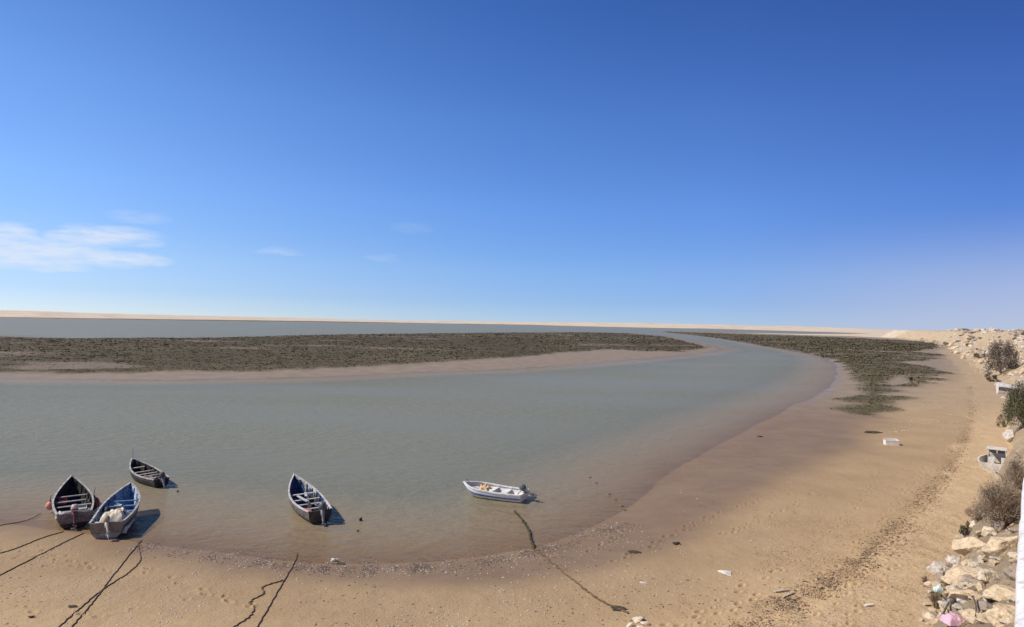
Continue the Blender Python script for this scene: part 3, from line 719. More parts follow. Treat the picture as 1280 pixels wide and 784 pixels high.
# small dark boat
b4, L4, sh4, hf4 = make_boat('fishing_boat', flat(201, 599, .46), flat(165, 574, 1.0), 1.36, .62, .46, .46, 1.05, .16,
  dict(bottom=paint('green_black_bottom', (.035, .038, .03), (.06, .06, .05), 3), side=paint('black_green_side', (.035, .035, .031), (.07, .066, .058), 3), strake=paint('dun_strake', (.10, .088, .078), (.06, .052, .047), 5),
  transom=paint('black_transom', (.025, .022, .02), (.05, .045, .04), 4), inner=dark_in, sole=paint('muddy_sole', (.12, .09, .075), (.22, .17, .14), 6), rail=paint('rail_grey', (.50, .46, .42), (.24, .21, .19), 5), seat=paint('dusty_thwart', (.52, .46, .40), (.33, .28, .24), 5)),
  [(.22, .2, .13), (.36, .12, .12), (.47, .14, .12), (.58, .12, .12), (.77, .17, .15)], pw=2.2, nrib=8)
tag(b4, 'small dark wooden boat with an upright bow pole, farthest of the moored boats', 'boat', 'wooden fishing boats moored at the shore')
outboard(b4, -.05, .5, R(24), MATS['cowl_brown'], MATS['leg_grey'], y=0, s=.95, yaw=R(6), body=None)
mb = MB(); mb.tube([(.965 * L4, 0, .5), (.972 * L4, .01, 1.75)], [.024, .016], 6); mb.build('bow_pole', MATS['rail_grey'], b4)

# white skiff
whp = paint('white_gelcoat', (.80, .79, .76), (.72, .70, .66), 3, rough=.4)
b5, L5, sh5, hf5 = make_boat('skiff', flat(653.5, 616.5, .42), flat(580, 602.5, .66), 1.66, .88, .5, .42, .66, .14,
  dict(bottom=paint('white_bottom', (.80, .80, .77), (.60, .60, .55), 3), side=paint('blue_stripe', (.12, .17, .36), (.30, .34, .46), 5, thr=(.5, .7)), strake=whp, transom=whp, inner=paint('inner_white', (.80, .77, .71), (.66, .61, .54), 3), sole=paint('sole_white', (.56, .53, .48), (.36, .32, .26), 4), rail=paint('rail_gelcoat', (.76, .75, .71), (.55, .52, .47), 4), seat=MATS['inner_white'] if 'inner_white' in MATS else whp),
  [(.30, .36, .12), (.52, .34, .12)], pw=3.4, rise=2.0, nrib=0, stem_up=.03, bands=(.56, .70), railw=.10, floor=.05)
tag(b5, 'white fibreglass skiff with a blue stripe floating in the middle of the bay', 'boat')
outboard(b5, -.05, .55, R(58), MATS['cowl_grey'], MATS['leg_grey'], y=.05, s=.9)
for t in (.30, .52):
    mb = MB(); w_ = hf5(t) - .1; zt_ = sh5(t) - .145
    mb.box((t * L5, 0, (zt_ + .08) / 2), (.05, 2 * w_ * .92, zt_ - .08)); mb.build('seat_support', MATS['inner_white'], b5)
mb = MB(); mb.tube([(.93 * L5, -.2, sh5(.93) + .03), (.97 * L5, -.12, sh5(.95) + .15), (1.0 * L5, 0, sh5(1) + .18), (.97 * L5, .12, sh5(.95) + .15), (.93 * L5, .2, sh5(.93) + .03)], .014, 6); mb.build('bow_rail', MATS['motor_metal'], b5)

# --- things lying in the boats
def inboat(b, x, y, z): return b.matrix_basis @ Vector((x, y, z))
def at_boat(o, b, x, y, z, rz=0.0):
    o.location = inboat(b, x, y, z); o.rotation_euler = (0, 0, b.rotation_euler.z + rz)
def lump(name, lx, ly, lz, material, seed, rough=.25, n=26, folds=0.0):
    mb = MB(); P = {}
    for i in range(n + 1):
        for j in range(n + 1):
            u = i / n * 2 - 1; v = j / n * 2 - 1
            e = max(1 - max(abs(u), abs(v)) ** 4, 0)
            x = u * lx / 2; y = v * ly / 2
            nz = float(fbm(np.array([u * 2 + seed]), np.array([v * 2]), 1.0, 4, seed)[0])
            z = lz * e * (.75 + rough * nz) + folds * abs(math.sin(u * 9 + 3 * nz + v * 4)) * e
            P[i, j] = (x + .06 * nz * lx * (1 - e), y + .06 * nz * ly, max(z, 0))
    vs = [P[i, j] for i in range(n + 1) for j in range(n + 1)]
    fs = [(i * (n + 1) + j, (i + 1) * (n + 1) + j, (i + 1) * (n + 1) + j + 1, i * (n + 1) + j + 1) for i in range(n) for j in range(n)]
    mb.add(vs, fs); o = mb.build(name, material, None, True)
    return o
tarp = lump('tarpaulin', 2.0, 1.22, 1.0, mat('cream_cloth', (.72, .62, .47), .85, (.60, .50, .36), 3, bump=.012, bscale=8), 3, .35, 30, .035)
at_boat(tarp, b2, 1.2, -.08, .10); tag(tarp, 'cream tarpaulin heaped over gear in the stern of the blue inside boat', 'tarpaulin')
def crate(name, lx, ly, lz, m):
    mb = MB(); t = .02
    for sg in (1, -1):
        for k in range(3):
            z = lz * (.18 + .32 * k)
            mb.box((0, sg * (ly / 2), z), (lx, t, lz * .22)); mb.box((sg * (lx / 2), 0, z), (t, ly - t * 1.1, lz * .22))
        for sx in (1, -1): mb.box((sx * (lx / 2 - .012), sg * (ly / 2 - .022), lz / 2), (.03, .022, lz))
    mb.box((0, 0, .012), (lx * .97, ly * .97, .02))
    return mb.build(name, m, None)
red = mat('red_plastic', (.50, .045, .06), .5, (.38, .03, .04), 4, dirt=(.5, .25, .22))
cr = crate('crate', .55, .36, .26, red); at_boat(cr, b1, 2.9, .52, .44, R(88)); tag(cr, 'red plastic crate on the port side inside the black boat', 'crate')
sack = lump('sack', .5, .42, .26, mat('white_sack', (.66, .64, .60), .8, (.5, .47, .42), 5), 9, .5, 14, .02); at_boat(sack, b1, .42, .52, .46); tag(sack, 'white cloth bundle in the stern corner of the black boat', 'bundle')
box1 = crate('tray', .62, .5, .1, mat('pale_tray', (.45, .43, .40), .7, (.3, .28, .25), 5)); at_boat(box1, b1, 1.25, -.28, .49); tag(box1, 'grey open tray lying across the stern thwart of the black boat', 'tray')
rag = lump('rag', .42, .34, .12, MATS['white_sack'], 21, .6, 12, .02); at_boat(rag, b2, .3, .48, .52); tag(rag, 'white rag on the port stern corner of the blue inside boat', 'rag')
def bucket(name, r0, r1, h, m):
    mb = MB(); n = 18; rg = lambda r_, z: [Vector((r_ * math.cos(6.2832 * k / n), r_ * math.sin(6.2832 * k / n), z)) for k in range(n)]
    mb.rings([rg(r0, 0), rg(r1, h), rg(r1 + .012, h), rg(r1 - .012, h + .004), rg(r0 - .01, .02)], True)
    return mb.build(name, m, None, True)
bk = bucket('bucket', .11, .15, .28, mat('pale_blue_plastic', (.50, .58, .62), .5, (.36, .42, .46), 5)); at_boat(bk, b2, 2.55, .12, .50); tag(bk, 'pale bucket on a thwart of the blue inside boat', 'bucket')
def float_jug(name, m, h=.3, r=.1):
    mb = MB(); n = 14; rg = lambda r_, z: [Vector((r_ * math.cos(6.2832 * k / n), r_ * math.sin(6.2832 * k / n), z)) for k in range(n)]
    mb.rings([rg(r * .8, 0), rg(r, .03), rg(r, h * .62), rg(r * .75, h * .78), rg(r * .32, h * .86), rg(r * .32, h)], True); return mb.build(name, m, None, True)
j1 = float_jug('jug', mat('brown_jug', (.06, .035, .02), .4), .36, .11); at_boat(j1, b2, 1.0, -.42, .55); tag(j1, 'dark brown jug standing on the cream tarpaulin, starboard side', 'jug')
j2 = float_jug('jug', MATS['brown_jug'], .30, .10); at_boat(j2, b2, 1.75, -.30, .50); tag(j2, 'smaller dark jug at the forward edge of the cream tarpaulin', 'jug')
rp = lump('cloth', .62, .46, .22, mat('pink_red_cloth', (.58, .30, .30), .8, (.40, .05, .06), 3.5, thr=(.45, .52)), 31, .5, 14, .03); at_boat(rp, b3, .75, .38, .36); tag(rp, 'pink and red cloth in the stern of the navy bowed boat', 'cloth')
bk2 = bucket('basket', .2, .24, .24, mat('blue_grey_mesh', (.24, .27, .33), .7, (.45, .46, .48), 16)); at_boat(bk2, b3, 1.3, -.42, .30); tag(bk2, 'blue grey basket by the starboard side of the navy bowed boat', 'basket')
netc = mat('dark_net', (.05, .045, .04), .9, (.13, .11, .09), 14, bump=.02, bscale=30)
nt3 = lump('fishing_net', 1.0, .55, .34, netc, 41, .7, 22, .05); at_boat(nt3, b3, 2.75, -.52, .28, R(-12)); tag(nt3, 'dark fishing net heaped along the starboard side of the navy bowed boat', 'net')
nt4 = lump('fishing_net', 1.25, .66, .2, mat('brown_net', (.16, .10, .085), .9, (.34, .24, .20), 9, bump=.02, bscale=25), 43, .9, 22, .05); at_boat(nt4, b4, 1.15, 0, .14); tag(nt4, 'brown fishing net spread in the stern of the small dark boat', 'net')
nt2 = lump('fishing_net', .8, .4, .42, netc, 47, .8, 18, .05); at_boat(nt2, b2, 2.35, .58, .32, R(5)); tag(nt2, 'dark net bundled over the port side of the blue inside boat', 'net')
nt1 = lump('fishing_net', 1.1, .34, .36, netc, 49, .8, 18, .05); at_boat(nt1, b1, 2.5, -.62, .32, R(-4)); tag(nt1, 'dark net bundled along the starboard side of the black boat', 'net')
nt5 = lump('fishing_net', .8, .9, .5, mat('yellow_net', (.62, .42, .17), .85, (.72, .58, .36), 7, bump=.02, bscale=25, dirt=(.5, .10, .06)), 51, .7, 22, .05); at_boat(nt5, b5, 2.35, .02, .12); tag(nt5, 'yellow and orange net heaped forward of the benches in the white skiff', 'net')
bk5 = bucket('bucket', .17, .21, .36, MATS['pale_blue_plastic']); at_boat(bk5, b5, 2.85, .06, .10); tag(bk5, 'pale blue tub in the bow of the white skiff', 'tub')
def buoy(name, r, m, loc, label):
    root = empty(name, loc); mb = MB(); n = 18; rg = lambda q, z: [Vector((q * math.cos(6.2832 * k / n), q * math.sin(6.2832 * k / n), z)) for k in range(n)]
    mb.rings([rg(r * math.sin(math.pi * k / 12) * (1 if k < 7 else .96) + .004, -r * 1.15 * math.cos(math.pi * k / 12)) for k in range(13)], True); mb.build('float_body', m, root, True)
    mb = MB(); mb.rings([rg(r * .25, r * 1.1), rg(r * .22, r * 1.4)], True); mb.tube([(0, 0, r * 1.35), (.02, 0, r * 2.0), (.05, .02, r * 2.8)], .015, 5); mb.build('neck', MATS['motor_black'], root, True)
    return tag(root, label, 'buoy')
p = flat(62.5, 632, .35); buoy('buoy', .19, mat('orange_float', (.70, .15, .06), .5, (.78, .42, .32), 3), p, 'orange buoy hanging off the port side of the black boat')
p = flat(117, 629, .38); buoy('buoy', .28, mat('crimson_float', (.36, .02, .04), .5, (.22, .02, .03), 3), p, 'crimson buoy between the black boat and the blue inside boat')

# ------------------------------------------------------------------ ropes
rope_m = mat('mooring_rope', (.10, .066, .042), .9, (.17, .115, .075), 12)
def rope(pxs, r, label, name='mooring_rope', m=rope_m, wob=.02, ends=None, lift=None):
    P = [pix(x, y, r * .6) for x, y in pxs]
    P = catmull(P, 14); rr_ = random.Random(len(label))
    Q = []
    for p_ in P:
        p_ = Vector((p_.x + rr_.uniform(-wob, wob), p_.y + rr_.uniform(-wob, wob), 0)); p_.z = max(gz(p_.x, p_.y), -.02) + r * 1.1; Q.append(p_)
    if ends: Q += [Vector(e) for e in ends]
    o_ = Q[0].copy(); mb = MB(); mb.tube([q - o_ for q in Q], r, 6); o = mb.build(name, m, None, True); o.location = o_
    return tag(o, label, 'rope', 'mooring ropes on the sand')
rope([(-30, 699), (0, 692), (25, 684), (55, 672), (79, 665)], .019, 'dark mooring rope leading to the black boat, upper of the two at the left edge')
rope([(-40, 742), (0, 719.5), (40, 699), (75, 681), (104, 667)], .019, 'dark mooring rope leading to the black boat, lower of the two at the left edge')
rope([(-20, 661), (0, 657), (20, 653.5), (37, 649), (51, 642)], .018, 'short dark rope entering the water left of the black boat')
rope([(60, 796), (74, 784), (100, 761), (125, 740), (157, 719), (171, 707), (175.5, 699), (174, 688), (172, 678)], .018, 'bowed dark rope crossing a straight one below the blue inside boat')
rope([(80, 797), (90, 784), (108, 763), (125, 742), (150, 709), (177, 675)], .018, 'straight dark rope crossing a bowed one below the blue inside boat')
rope([(314, 798), (321.5, 784), (338, 756), (356, 725), (367, 706), (372, 691)], .019, 'straight dark rope running from the sand towards the navy bowed boat')
rope([(280, 793), (292, 784), (312, 771), (318, 761), (313, 753), (322, 747), (330, 742), (328, 735), (340, 730), (354, 726)], .019, 'crooked weedy rope lying beside the straight one at bottom left', wob=.05)
rope([(643, 640), (653, 651), (661, 664), (664, 676), (669, 686)], .05, 'thick weed covered rope in the shallows below the white skiff', m=mat('weedy_rope', (.035, .033, .02), .9, (.08, .065, .035), 14), wob=.05)
rope([(669, 686), (685, 700), (715, 725), (741, 745), (764, 758), (785, 767)], .03, 'sandy rope running up the beach to a pale stone heap', m=mat('sandy_rope', (.11, .072, .043), .95, (.2, .135, .08), 9), wob=.04)
a = inboat(b1, L1 * .45, -.9, .72); b_ = inboat(b2, L2 * .5, .82, .75)
mb = MB(); pts = [a.lerp(b_, k / 12) - Vector((0, 0, .22 * math.sin(math.pi * k / 12))) - a for k in range(13)]; mb.tube(pts, .035, 6); o = mb.build('tie_rope', rope_m, None, True); o.location = a
tag(o, 'dark rope tying the black boat to the blue inside boat', 'rope')

# ------------------------------------------------------------------ rocks
def rock_mesh(name, seed, sx, sy, sz, sub=4, cuts=14, nz=.10):
    rs = np.random.default_rng(seed)
    bm = bmesh.new(); bmesh.ops.create_icosphere(bm, subdivisions=sub, radius=1.0)
    V = np.array([v.co[:] for v in bm.verts])
    for _ in range(cuts):
        n = rs.normal(size=3); n /= np.linalg.norm(n); dd = rs.uniform(.42, .80)
        k = V @ n; V = V - np.outer(np.maximum(k - dd, 0), n)
    disp = fbm(V[:, 0] * 2 + V[:, 2] * 1.3 + seed, V[:, 1] * 2 - V[:, 2], 1.0, 6, seed % 97) * nz * 1.5 - np.abs(fbm(V[:, 0] * 1.5 - V[:, 2] + seed, V[:, 1] * 1.5 + V[:, 2], .6, 4, seed % 83)) * nz * .8 + np.minimum(fbm(V[:, 0] + seed, V[:, 1] + V[:, 2] * 1.7, .35, 3, seed % 89), 0) * nz * .6
    V = V * (1 + disp[:, None])
    V = V * np.array([sx, sy, sz]) / 2 * 1.25
    for v, c in zip(bm.verts, V): v.co = c
    me = bpy.data.meshes.new(name); bm.to_mesh(me); bm.free()
    me.polygons.foreach_set('use_smooth', [True] * len(me.polygons))
    try: me.set_sharp_from_angle(angle=R(38))
    except Exception: pass
    return me
rk_tan = mat('tan_limestone', (.66, .52, .345), .92, (.52, .40, .26), 2.2, 8, .09, 7, (.4, .65), dirt=(.36, .27, .18))
rk_pale = mat('pale_limestone', (.70, .59, .43), .92, (.54, .44, .31), 2.5, 8, .09, 7, (.4, .65), dirt=(.36, .29, .21))
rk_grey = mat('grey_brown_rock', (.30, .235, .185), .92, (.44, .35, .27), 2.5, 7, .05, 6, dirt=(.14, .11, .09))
rk_white = mat('whitish_rubble', (.68, .62, .54), .92, (.45, .38, .31), 3.5, 8, .09, 9, dirt=(.28, .23, .19))
def place_rock(px, py, w, h, dep, m, label, seed, group=None, rz=None, name='boulder', sub=4, sink=.34, tilt=None, z=None):
    p = pix(px, py) if z is None else flat(px, py, z)
    k = scale_at(p)
    me = rock_mesh(name, seed, w * k, dep * k, h * k, sub); me.materials.append(m)
    o = new_obj(name, me); o.location = (p.x, p.y, p.z + h * k * (.5 - sink))
    rr_ = random.Random(seed); o.rotation_euler = (rr_.uniform(-.2, .2), rr_.uniform(-.2, .2), rr_.uniform(-.4, .4) if rz is None else rz)
    return tag(o, label, 'rock', group)
G = 'boulders tumbled down the slope below the parapet'
big = [(1214, 690, 44, 30, 40, rk_tan, 'broad tan boulder right of the olive bush, topmost of the near pile'),
 (1250, 692, 46, 40, 44, rk_tan, 'big yellowish boulder leaning towards the white parapet'),
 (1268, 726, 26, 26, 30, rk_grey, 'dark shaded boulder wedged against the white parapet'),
 (1192, 706, 22, 18, 22, rk_white, 'greyish rounded boulder at the top left of the near pile'),
 (1174, 716, 24, 24, 22, rk_white, 'whitish rough boulder at the sand edge above the dry weeds'),
 (1206, 728, 44, 26, 40, rk_tan, 'smooth tan slab in the middle of the near pile'),
 (1238, 726, 34, 26, 34, rk_pale, 'pale blocky boulder in the middle of the near pile'),
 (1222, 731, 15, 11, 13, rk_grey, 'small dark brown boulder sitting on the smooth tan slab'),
 (1202, 752, 40, 22, 40, rk_tan, 'flat tan slab beside the white plastic bottle'),
 (1250, 752, 50, 26, 44, rk_tan, 'wide tan boulder under the dark shaded one'),
 (1262, 778, 46, 26, 40, rk_tan, 'yellow tan boulder at the bottom right beside the parapet'),
 (1212, 774, 30, 18, 30, rk_tan, 'low tan boulder right of the pink bag'),
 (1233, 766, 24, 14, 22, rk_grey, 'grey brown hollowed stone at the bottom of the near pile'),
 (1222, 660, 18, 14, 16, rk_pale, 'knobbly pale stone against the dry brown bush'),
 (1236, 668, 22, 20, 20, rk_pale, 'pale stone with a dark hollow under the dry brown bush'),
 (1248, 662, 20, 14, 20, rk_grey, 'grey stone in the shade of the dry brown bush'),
 (1163, 772, 14, 10, 12, rk_pale, 'small pale stone among the dry weeds'),
 (1264, 548, 14, 22, 16, rk_white, 'upright white stone below the big green bush'),
 (1160, 731, 15, 6, 9, rk_pale, 'long pale stone lying on the sand edge')]
for i, (px, py, w_, h_, d_, m_, lb) in enumerate(big):
    q_ = .98 if py > 680 and w_ > 20 else 1.0; w_, h_, d_ = w_ * q_, h_ * q_, d_ * q_
    place_rock(px, py, w_, h_, d_, m_, lb, 100 + i, G, sub=5)
# loose rubble of the near slope
meshes = [rock_mesh('rubble_stone', 300 + i, 1, 1, .8, 2, 10, .14) for i in range(6)]
for i, me in enumerate(meshes): me.materials.append([rk_tan, rk_pale, rk_grey][i % 3])
rr_ = random.Random(8)
def scatter_stones(n, xr, yr, sz, label, group, cond, meshes=meshes, name='rubble_stone'):
    k = 0; tries = 0
    while k < n and tries < n * 20:
        tries += 1
        px = rr_.uniform(*xr); py = rr_.uniform(*yr)
        if not cond(px, py): continue
        p = pix(px, py); s = scale_at(p) * rr_.uniform(*sz)
        o = bpy.data.objects.new(name, meshes[rr_.randrange(len(meshes))]); C.objects.link(o)
        o.location = (p.x, p.y, p.z + s * .1); o.scale = (s, s * rr_.uniform(.7, 1.2), s * rr_.uniform(.6, 1.0)); o.rotation_euler = (rr_.uniform(-.4, .4), rr_.uniform(-.4, .4), rr_.uniform(0, 6.28))
        tag(o, label, 'stone', group); k += 1
edge = [(1137, 784), (1160, 740), (1188, 697), (1210, 655), (1240, 608)]
def right_of(edge):
    ys = [e[1] for e in edge][::-1]; xs = [e[0] for e in edge][::-1]
    return lambda px, py: px > float(np.interp(py, ys, xs))
meshes3 = [rock_mesh('broken_stone', 360 + i, 1.2, 1, .8, 4, 11, .16) for i in range(7)]
for i, me in enumerate(meshes3): me.materials.append([rk_tan, rk_pale, rk_tan, rk_white, rk_pale, rk_tan, rk_grey][i])
scatter_stones(100, (1150, 1278), (655, 784), (7, 17), 'broken tan stone wedged between the boulders below the parapet', 'broken stones wedged on the near slope', right_of(edge), meshes3, 'broken_stone')
scatter_stones(150, (1137, 1278), (640, 784), (3, 9), 'small tan stone lying among the boulders below the parapet', 'small stones on the near slope', right_of(edge))
meshes2 = [rock_mesh('headland_stone', 320 + i, 1, 1, .85, 2, 9, .16) for i in range(5)]
for i, me in enumerate(meshes2): me.materials.append([rk_white, rk_pale, rk_grey, rk_white, rk_tan][i])
edge2 = [(1180, 418), (1190, 432), (1215, 446), (1225, 455), (1240, 470), (1248, 485), (1254, 500)]
ed2 = lambda px, py: px > float(np.interp(py, [e[1] for e in edge2], [e[0] for e in edge2]))
scatter_stones(270, (1182, 1282), (418, 462), (2.0, 9), 'pale broken stone on the distant rubble headland', 'stones of the distant rubble headland', ed2, meshes2, 'headland_stone')
scatter_stones(30, (1238, 1282), (462, 500), (3, 8), 'pale stone on the bank around the white wrecked boat', 'stones around the white wrecked boat', ed2, meshes2, 'bank_stone')
dark2 = [rock_mesh('crest_stone', 340 + i, 1.5, 1, .6, 2, 9, .16) for i in range(3)]
for me in dark2: me.materials.append(rk_grey)
scatter_stones(34, (1202, 1225), (415.8, 419), (3, 7), 'dark stone on the skyline crest of the distant headland', 'dark stones on the headland crest', lambda a, b: True, dark2, 'crest_stone')
scatter_stones(26, (1248, 1282), (417.5, 428), (3, 8), 'dark stone near the top right of the distant headland', 'dark stones at the right end of the headland', lambda a, b: True, dark2, 'crest_stone')
# pale stone heap on the beach at bottom centre
for i, (px, py, w_, h_, d_) in enumerate([(797, 776, 16, 5, 14), (806, 781, 12, 5, 10), (788, 783, 12, 5, 10), (800, 786, 14, 5, 12)]):
    place_rock(px, py, w_, h_, d_, rk_pale, 'pale crusted stone in the heap at the bottom centre of the beach', 400 + i, 'pale stone heap on the beach', sub=3)

# ------------------------------------------------------------------ bushes
def shrub(name, px, py, w, h, dep, c0, c1, label, seed, n=2600, twig=60, leaf=.05, twc=(.17, .12, .085), lean=0.0, cat='bush', sparse=1.0):
    p = pix(px, py); k = scale_at(p); sx, sy, sz = w * k / 2, dep * k / 2, h * k
    root = empty(name, p); rs = np.random.default_rng(seed); rp = random.Random(seed)
    mb = MB()
    for i in range(twig):
        a = rp.uniform(0, 6.283); q = rp.uniform(.25, 1.18) ** .7; hh = sz * math.sqrt(max(1 - (q * .85) ** 2, .08)) * rp.uniform(.7, 1.28)
        e = Vector((math.cos(a) * sx * q + lean * sx, math.sin(a) * sy * q, hh)); m_ = e * .5 + Vector((rp.uniform(-.1, .1) * sx, rp.uniform(-.1, .1) * sy, .1 * sz))
        r0 = max(.006, .35 * k * .5)
        mb.tube([(e.x * .12, e.y * .12, -.08), m_, e], [r0 * 1.5, r0, r0 * .5], 4)
        for t in range(3):
            s_ = m_.lerp(e, rp.uniform(.1, .8)); f_ = s_ + Vector((rp.uniform(-.3, .3) * sx, rp.uniform(-.3, .3) * sy, rp.uniform(.02, .25) * sz)); mb.tube([s_, f_], [r0 * .7, r0 * .35], 3)
    mb.build('branches', mat('twigs_%02d' % (int(twc[0] * 100)), twc, .9, tuple(c * 1.5 for c in twc), 9), root)
    # leaf faces gathered in clumps inside an uneven dome
    nc = max(12, n // 120); A = rs.uniform(0, 6.283, nc); Q = np.sqrt(rs.uniform(.03, 1, nc)); Zc = rs.uniform(.12, 1.0, nc)
    cx = np.cos(A) * Q * sx * np.sqrt(1.02 - Zc * Zc * .8) + lean * sx * Zc; cy = np.sin(A) * Q * sy * np.sqrt(1.02 - Zc * Zc * .8); cz = Zc * sz * (.82 + .25 * rs.random(nc))
    ci = rs.integers(0, nc, n); R_ = rs.uniform(.10, .24, nc) * sparse
    B_ = rs.normal(size=(n, 3)); B_ /= np.linalg.norm(B_, axis=1)[:, None]; B_ *= (rs.random(n) ** .45)[:, None] * 1.5
    X = cx[ci] + B_[:, 0] * R_[ci] * sx; Y = cy[ci] + B_[:, 1] * R_[ci] * sy; Z = np.maximum(cz[ci] + B_[:, 2] * R_[ci] * sz * .8, .01)
    ls = leaf * rs.uniform(.5, 1.4, n)
    U = rs.normal(size=(n, 3)); U /= np.linalg.norm(U, axis=1)[:, None]; Vv = rs.normal(size=(n, 3)); Vv -= (Vv * U).sum(1)[:, None] * U; Vv /= np.linalg.norm(Vv, axis=1)[:, None]
    P = np.stack([X, Y, Z], 1); U = U * ls[:, None]; Vv = Vv * ls[:, None] * .45
    v = np.stack([P - U, P + Vv, P + U, P - Vv], 1).reshape(-1, 3)
    me = bpy.data.meshes.new('foliage'); me.vertices.add(4 * n); me.vertices.foreach_set('co', v.astype(np.float32).ravel()); me.loops.add(4 * n); me.loops.foreach_set('vertex_index', np.arange(4 * n, dtype=np.int32))
    me.polygons.add(n); me.polygons.foreach_set('loop_start', np.arange(0, 4 * n, 4, dtype=np.int32)); me.polygons.foreach_set('loop_total', np.full(n, 4, np.int32)); me.update(calc_edges=True)
    t = me.attributes.new('tone', 'FLOAT', 'POINT'); tv = np.clip(rs.random(nc)[ci] * .75 + rs.normal(.12, .12, n), 0, 1); t.data.foreach_set('value', np.repeat(tv, 4).astype(np.float32))
    new_obj('foliage', me, leaf_mat('leaves_' + name + str(seed), c0, c1), root)
    return tag(root, label, cat)
GB = (.075, .075, .042), (.17, .16, .085)
BR = (.19, .148, .105), (.37, .30, .22)
shrub('shrub', 1250, 656, 58, 52, 46, *BR, 'dry brown bush beside the white cabin boat', 1, 6000, 330, .032, (.31, .235, .165), cat='bush')
shrub('shrub', 1272, 626, 36, 46, 30, (.16, .125, .09), (.30, .24, .17), 'thin dry bush behind the dry brown one at the right edge', 2, 2600, 200, .035, (.33, .25, .175))
shrub('shrub', 1226, 655, 34, 24, 26, (.17, .125, .085), (.33, .26, .18), 'low sprawling dry scrub at the sand edge above the olive bush', 16, 1300, 130, .028, (.25, .18, .12))
shrub('shrub', 1208, 672, 17, 17, 14, (.10, .085, .045), (.20, .165, .09), 'small olive bush in front of the broad tan boulder', 3, 1500, 30, .03)
shrub('shrub', 1284, 532, 54, 52, 36, (.085, .085, .05), (.19, .18, .10), 'big green bush at the right edge above the cabin boat', 4, 14000, 90, .06)
shrub('shrub', 1256, 534, 20, 15, 16, (.085, .085, .045), (.18, .17, .09), 'small green bush at the foot of the big green one', 5, 1400, 20, .045)
shrub('shrub', 1253, 468, 38, 38, 30, (.15, .12, .085), (.30, .25, .19), 'large grey brown bush on the rubble headland', 6, 7500, 70, .13, (.22, .17, .13))
shrub('shrub', 1238, 477, 16, 12, 12, (.10, .085, .05), (.20, .17, .10), 'small olive bush on the sand left of the wrecked boat', 7, 1400, 20, .09)
shrub('shrub', 1226, 448, 18, 7, 12, (.12, .10, .065), (.27, .23, .16), 'low scrubby bush at the foot of the rubble headland', 8, 900, 12, .14)
shrub('shrub', 1183, 428.5, 10, 5, 8, (.10, .09, .06), (.20, .18, .12), 'low dark bush at the left tip of the headland', 9, 700, 10, .22)
shrub('shrub', 1194, 432, 16, 4, 10, (.10, .09, .06), (.20, .18, .12), 'wide low bush below the headland crest', 10, 800, 10, .22)
shrub('shrub', 1215, 431, 12, 6, 8, (.11, .10, .065), (.22, .2, .13), 'slanting bush on the sandy slope of the headland', 11, 700, 10, .2)
shrub('weed_clump', 1170, 760, 20, 20, 16, (.16, .13, .075), (.30, .25, .15), 'dry grey green weeds between the sand and the boulders', 12, 500, 70, .03, (.24, .18, .11), cat='weeds')
shrub('weed_clump', 1184, 733, 16, 12, 12, (.12, .10, .06), (.24, .20, .12), 'dark weeds under the whitish rough boulder', 13, 700, 30, .03, cat='weeds')
shrub('weed_clump', 1156, 728, 8, 8, 6, (.15, .09, .06), (.22, .15, .1), 'little dry brown twig tangle on the sand', 14, 60, 18, .02, (.12, .07, .045), cat='weeds')
shrub('shrub', 1212, 434, 10, 5, 8, (.12, .1, .07), (.25, .22, .16), 'tiny bush right of the slanting one on the headland', 15, 500, 8, .2)

# ------------------------------------------------------------------ white parapet
lime = mat('whitewash', (.78, .77, .77), .85, (.66, .62, .61), 2.0, 7, .012, 12, (.45, .65), dirt=(.50, .44, .41))
root = empty('parapet_wall', (0, 0, 0))
A_ = Vector((-4.0, -4.95, 0)); B_ = flat(1278.5, 590, 8.4); B_.z = 0; q = flat(1265.5, 784, 8.4); q.z = 0
dirv = (B_ - q).normalized(); A_ = q - dirv * 9.5; nrm = Vector((dirv.y, -dirv.x, 0))
mb = MB(); n = 60
rings = []
for i in range(n + 1):
    c = A_.lerp(B_, i / n); j = lambda: random.uniform(-.008, .008)
    prof = [(0.0, 3.0), (0.0, 8.3), (.012, 8.375), (.05, 8.4), (.40, 8.405), (.44, 8.37), (.45, 8.25), (.45, 3.0)]
    rings.append([c + nrm * (a + j()) + Vector((0, 0, zz + (j() if zz > 8 else 0))) for a, zz in prof])
mb.rings(rings, True); mb.build('wall_body', lime, root, True)
tag(root, 'worn whitewashed parapet wall along the right edge', 'wall')

# ------------------------------------------------------------------ white box, cabin boat, wreck, planks
wht = mat('white_foam', (.80, .74, .67), .6, (.70, .63, .55), 3)
p = pix(1114, 556); k = scale_at(p)
root = empty('box', (p.x, p.y, p.z - .02), R(-12)); lx, ly, lz, t = 1.06, .62, .46, .06
mb = MB(); mb.box((0, -ly / 2, lz / 2), (lx, t, lz)); mb.box((0, ly / 2, lz / 2 + .03), (lx * .92, t, lz + .06)); mb.box((lx / 2 - t / 2, 0, lz / 2), (t, ly - t - .004, lz)); mb.box((-lx / 2 + t / 2, 0, lz / 2 - .03), (t, ly - t - .004, lz - .06)); mb.box((0, 0, .03), (lx - 2 * t - .004, ly - t - .004, .05))
mb.build('box_body', wht, root, bevel=.012)
mb = MB(); mb.box((0, -ly / 2 - .032, lz - .06), (lx + .01, .02, .09)); mb.build('rim', wht, root, bevel=.006)
tag(root, 'open white foam box standing alone on the wet sand', 'box')

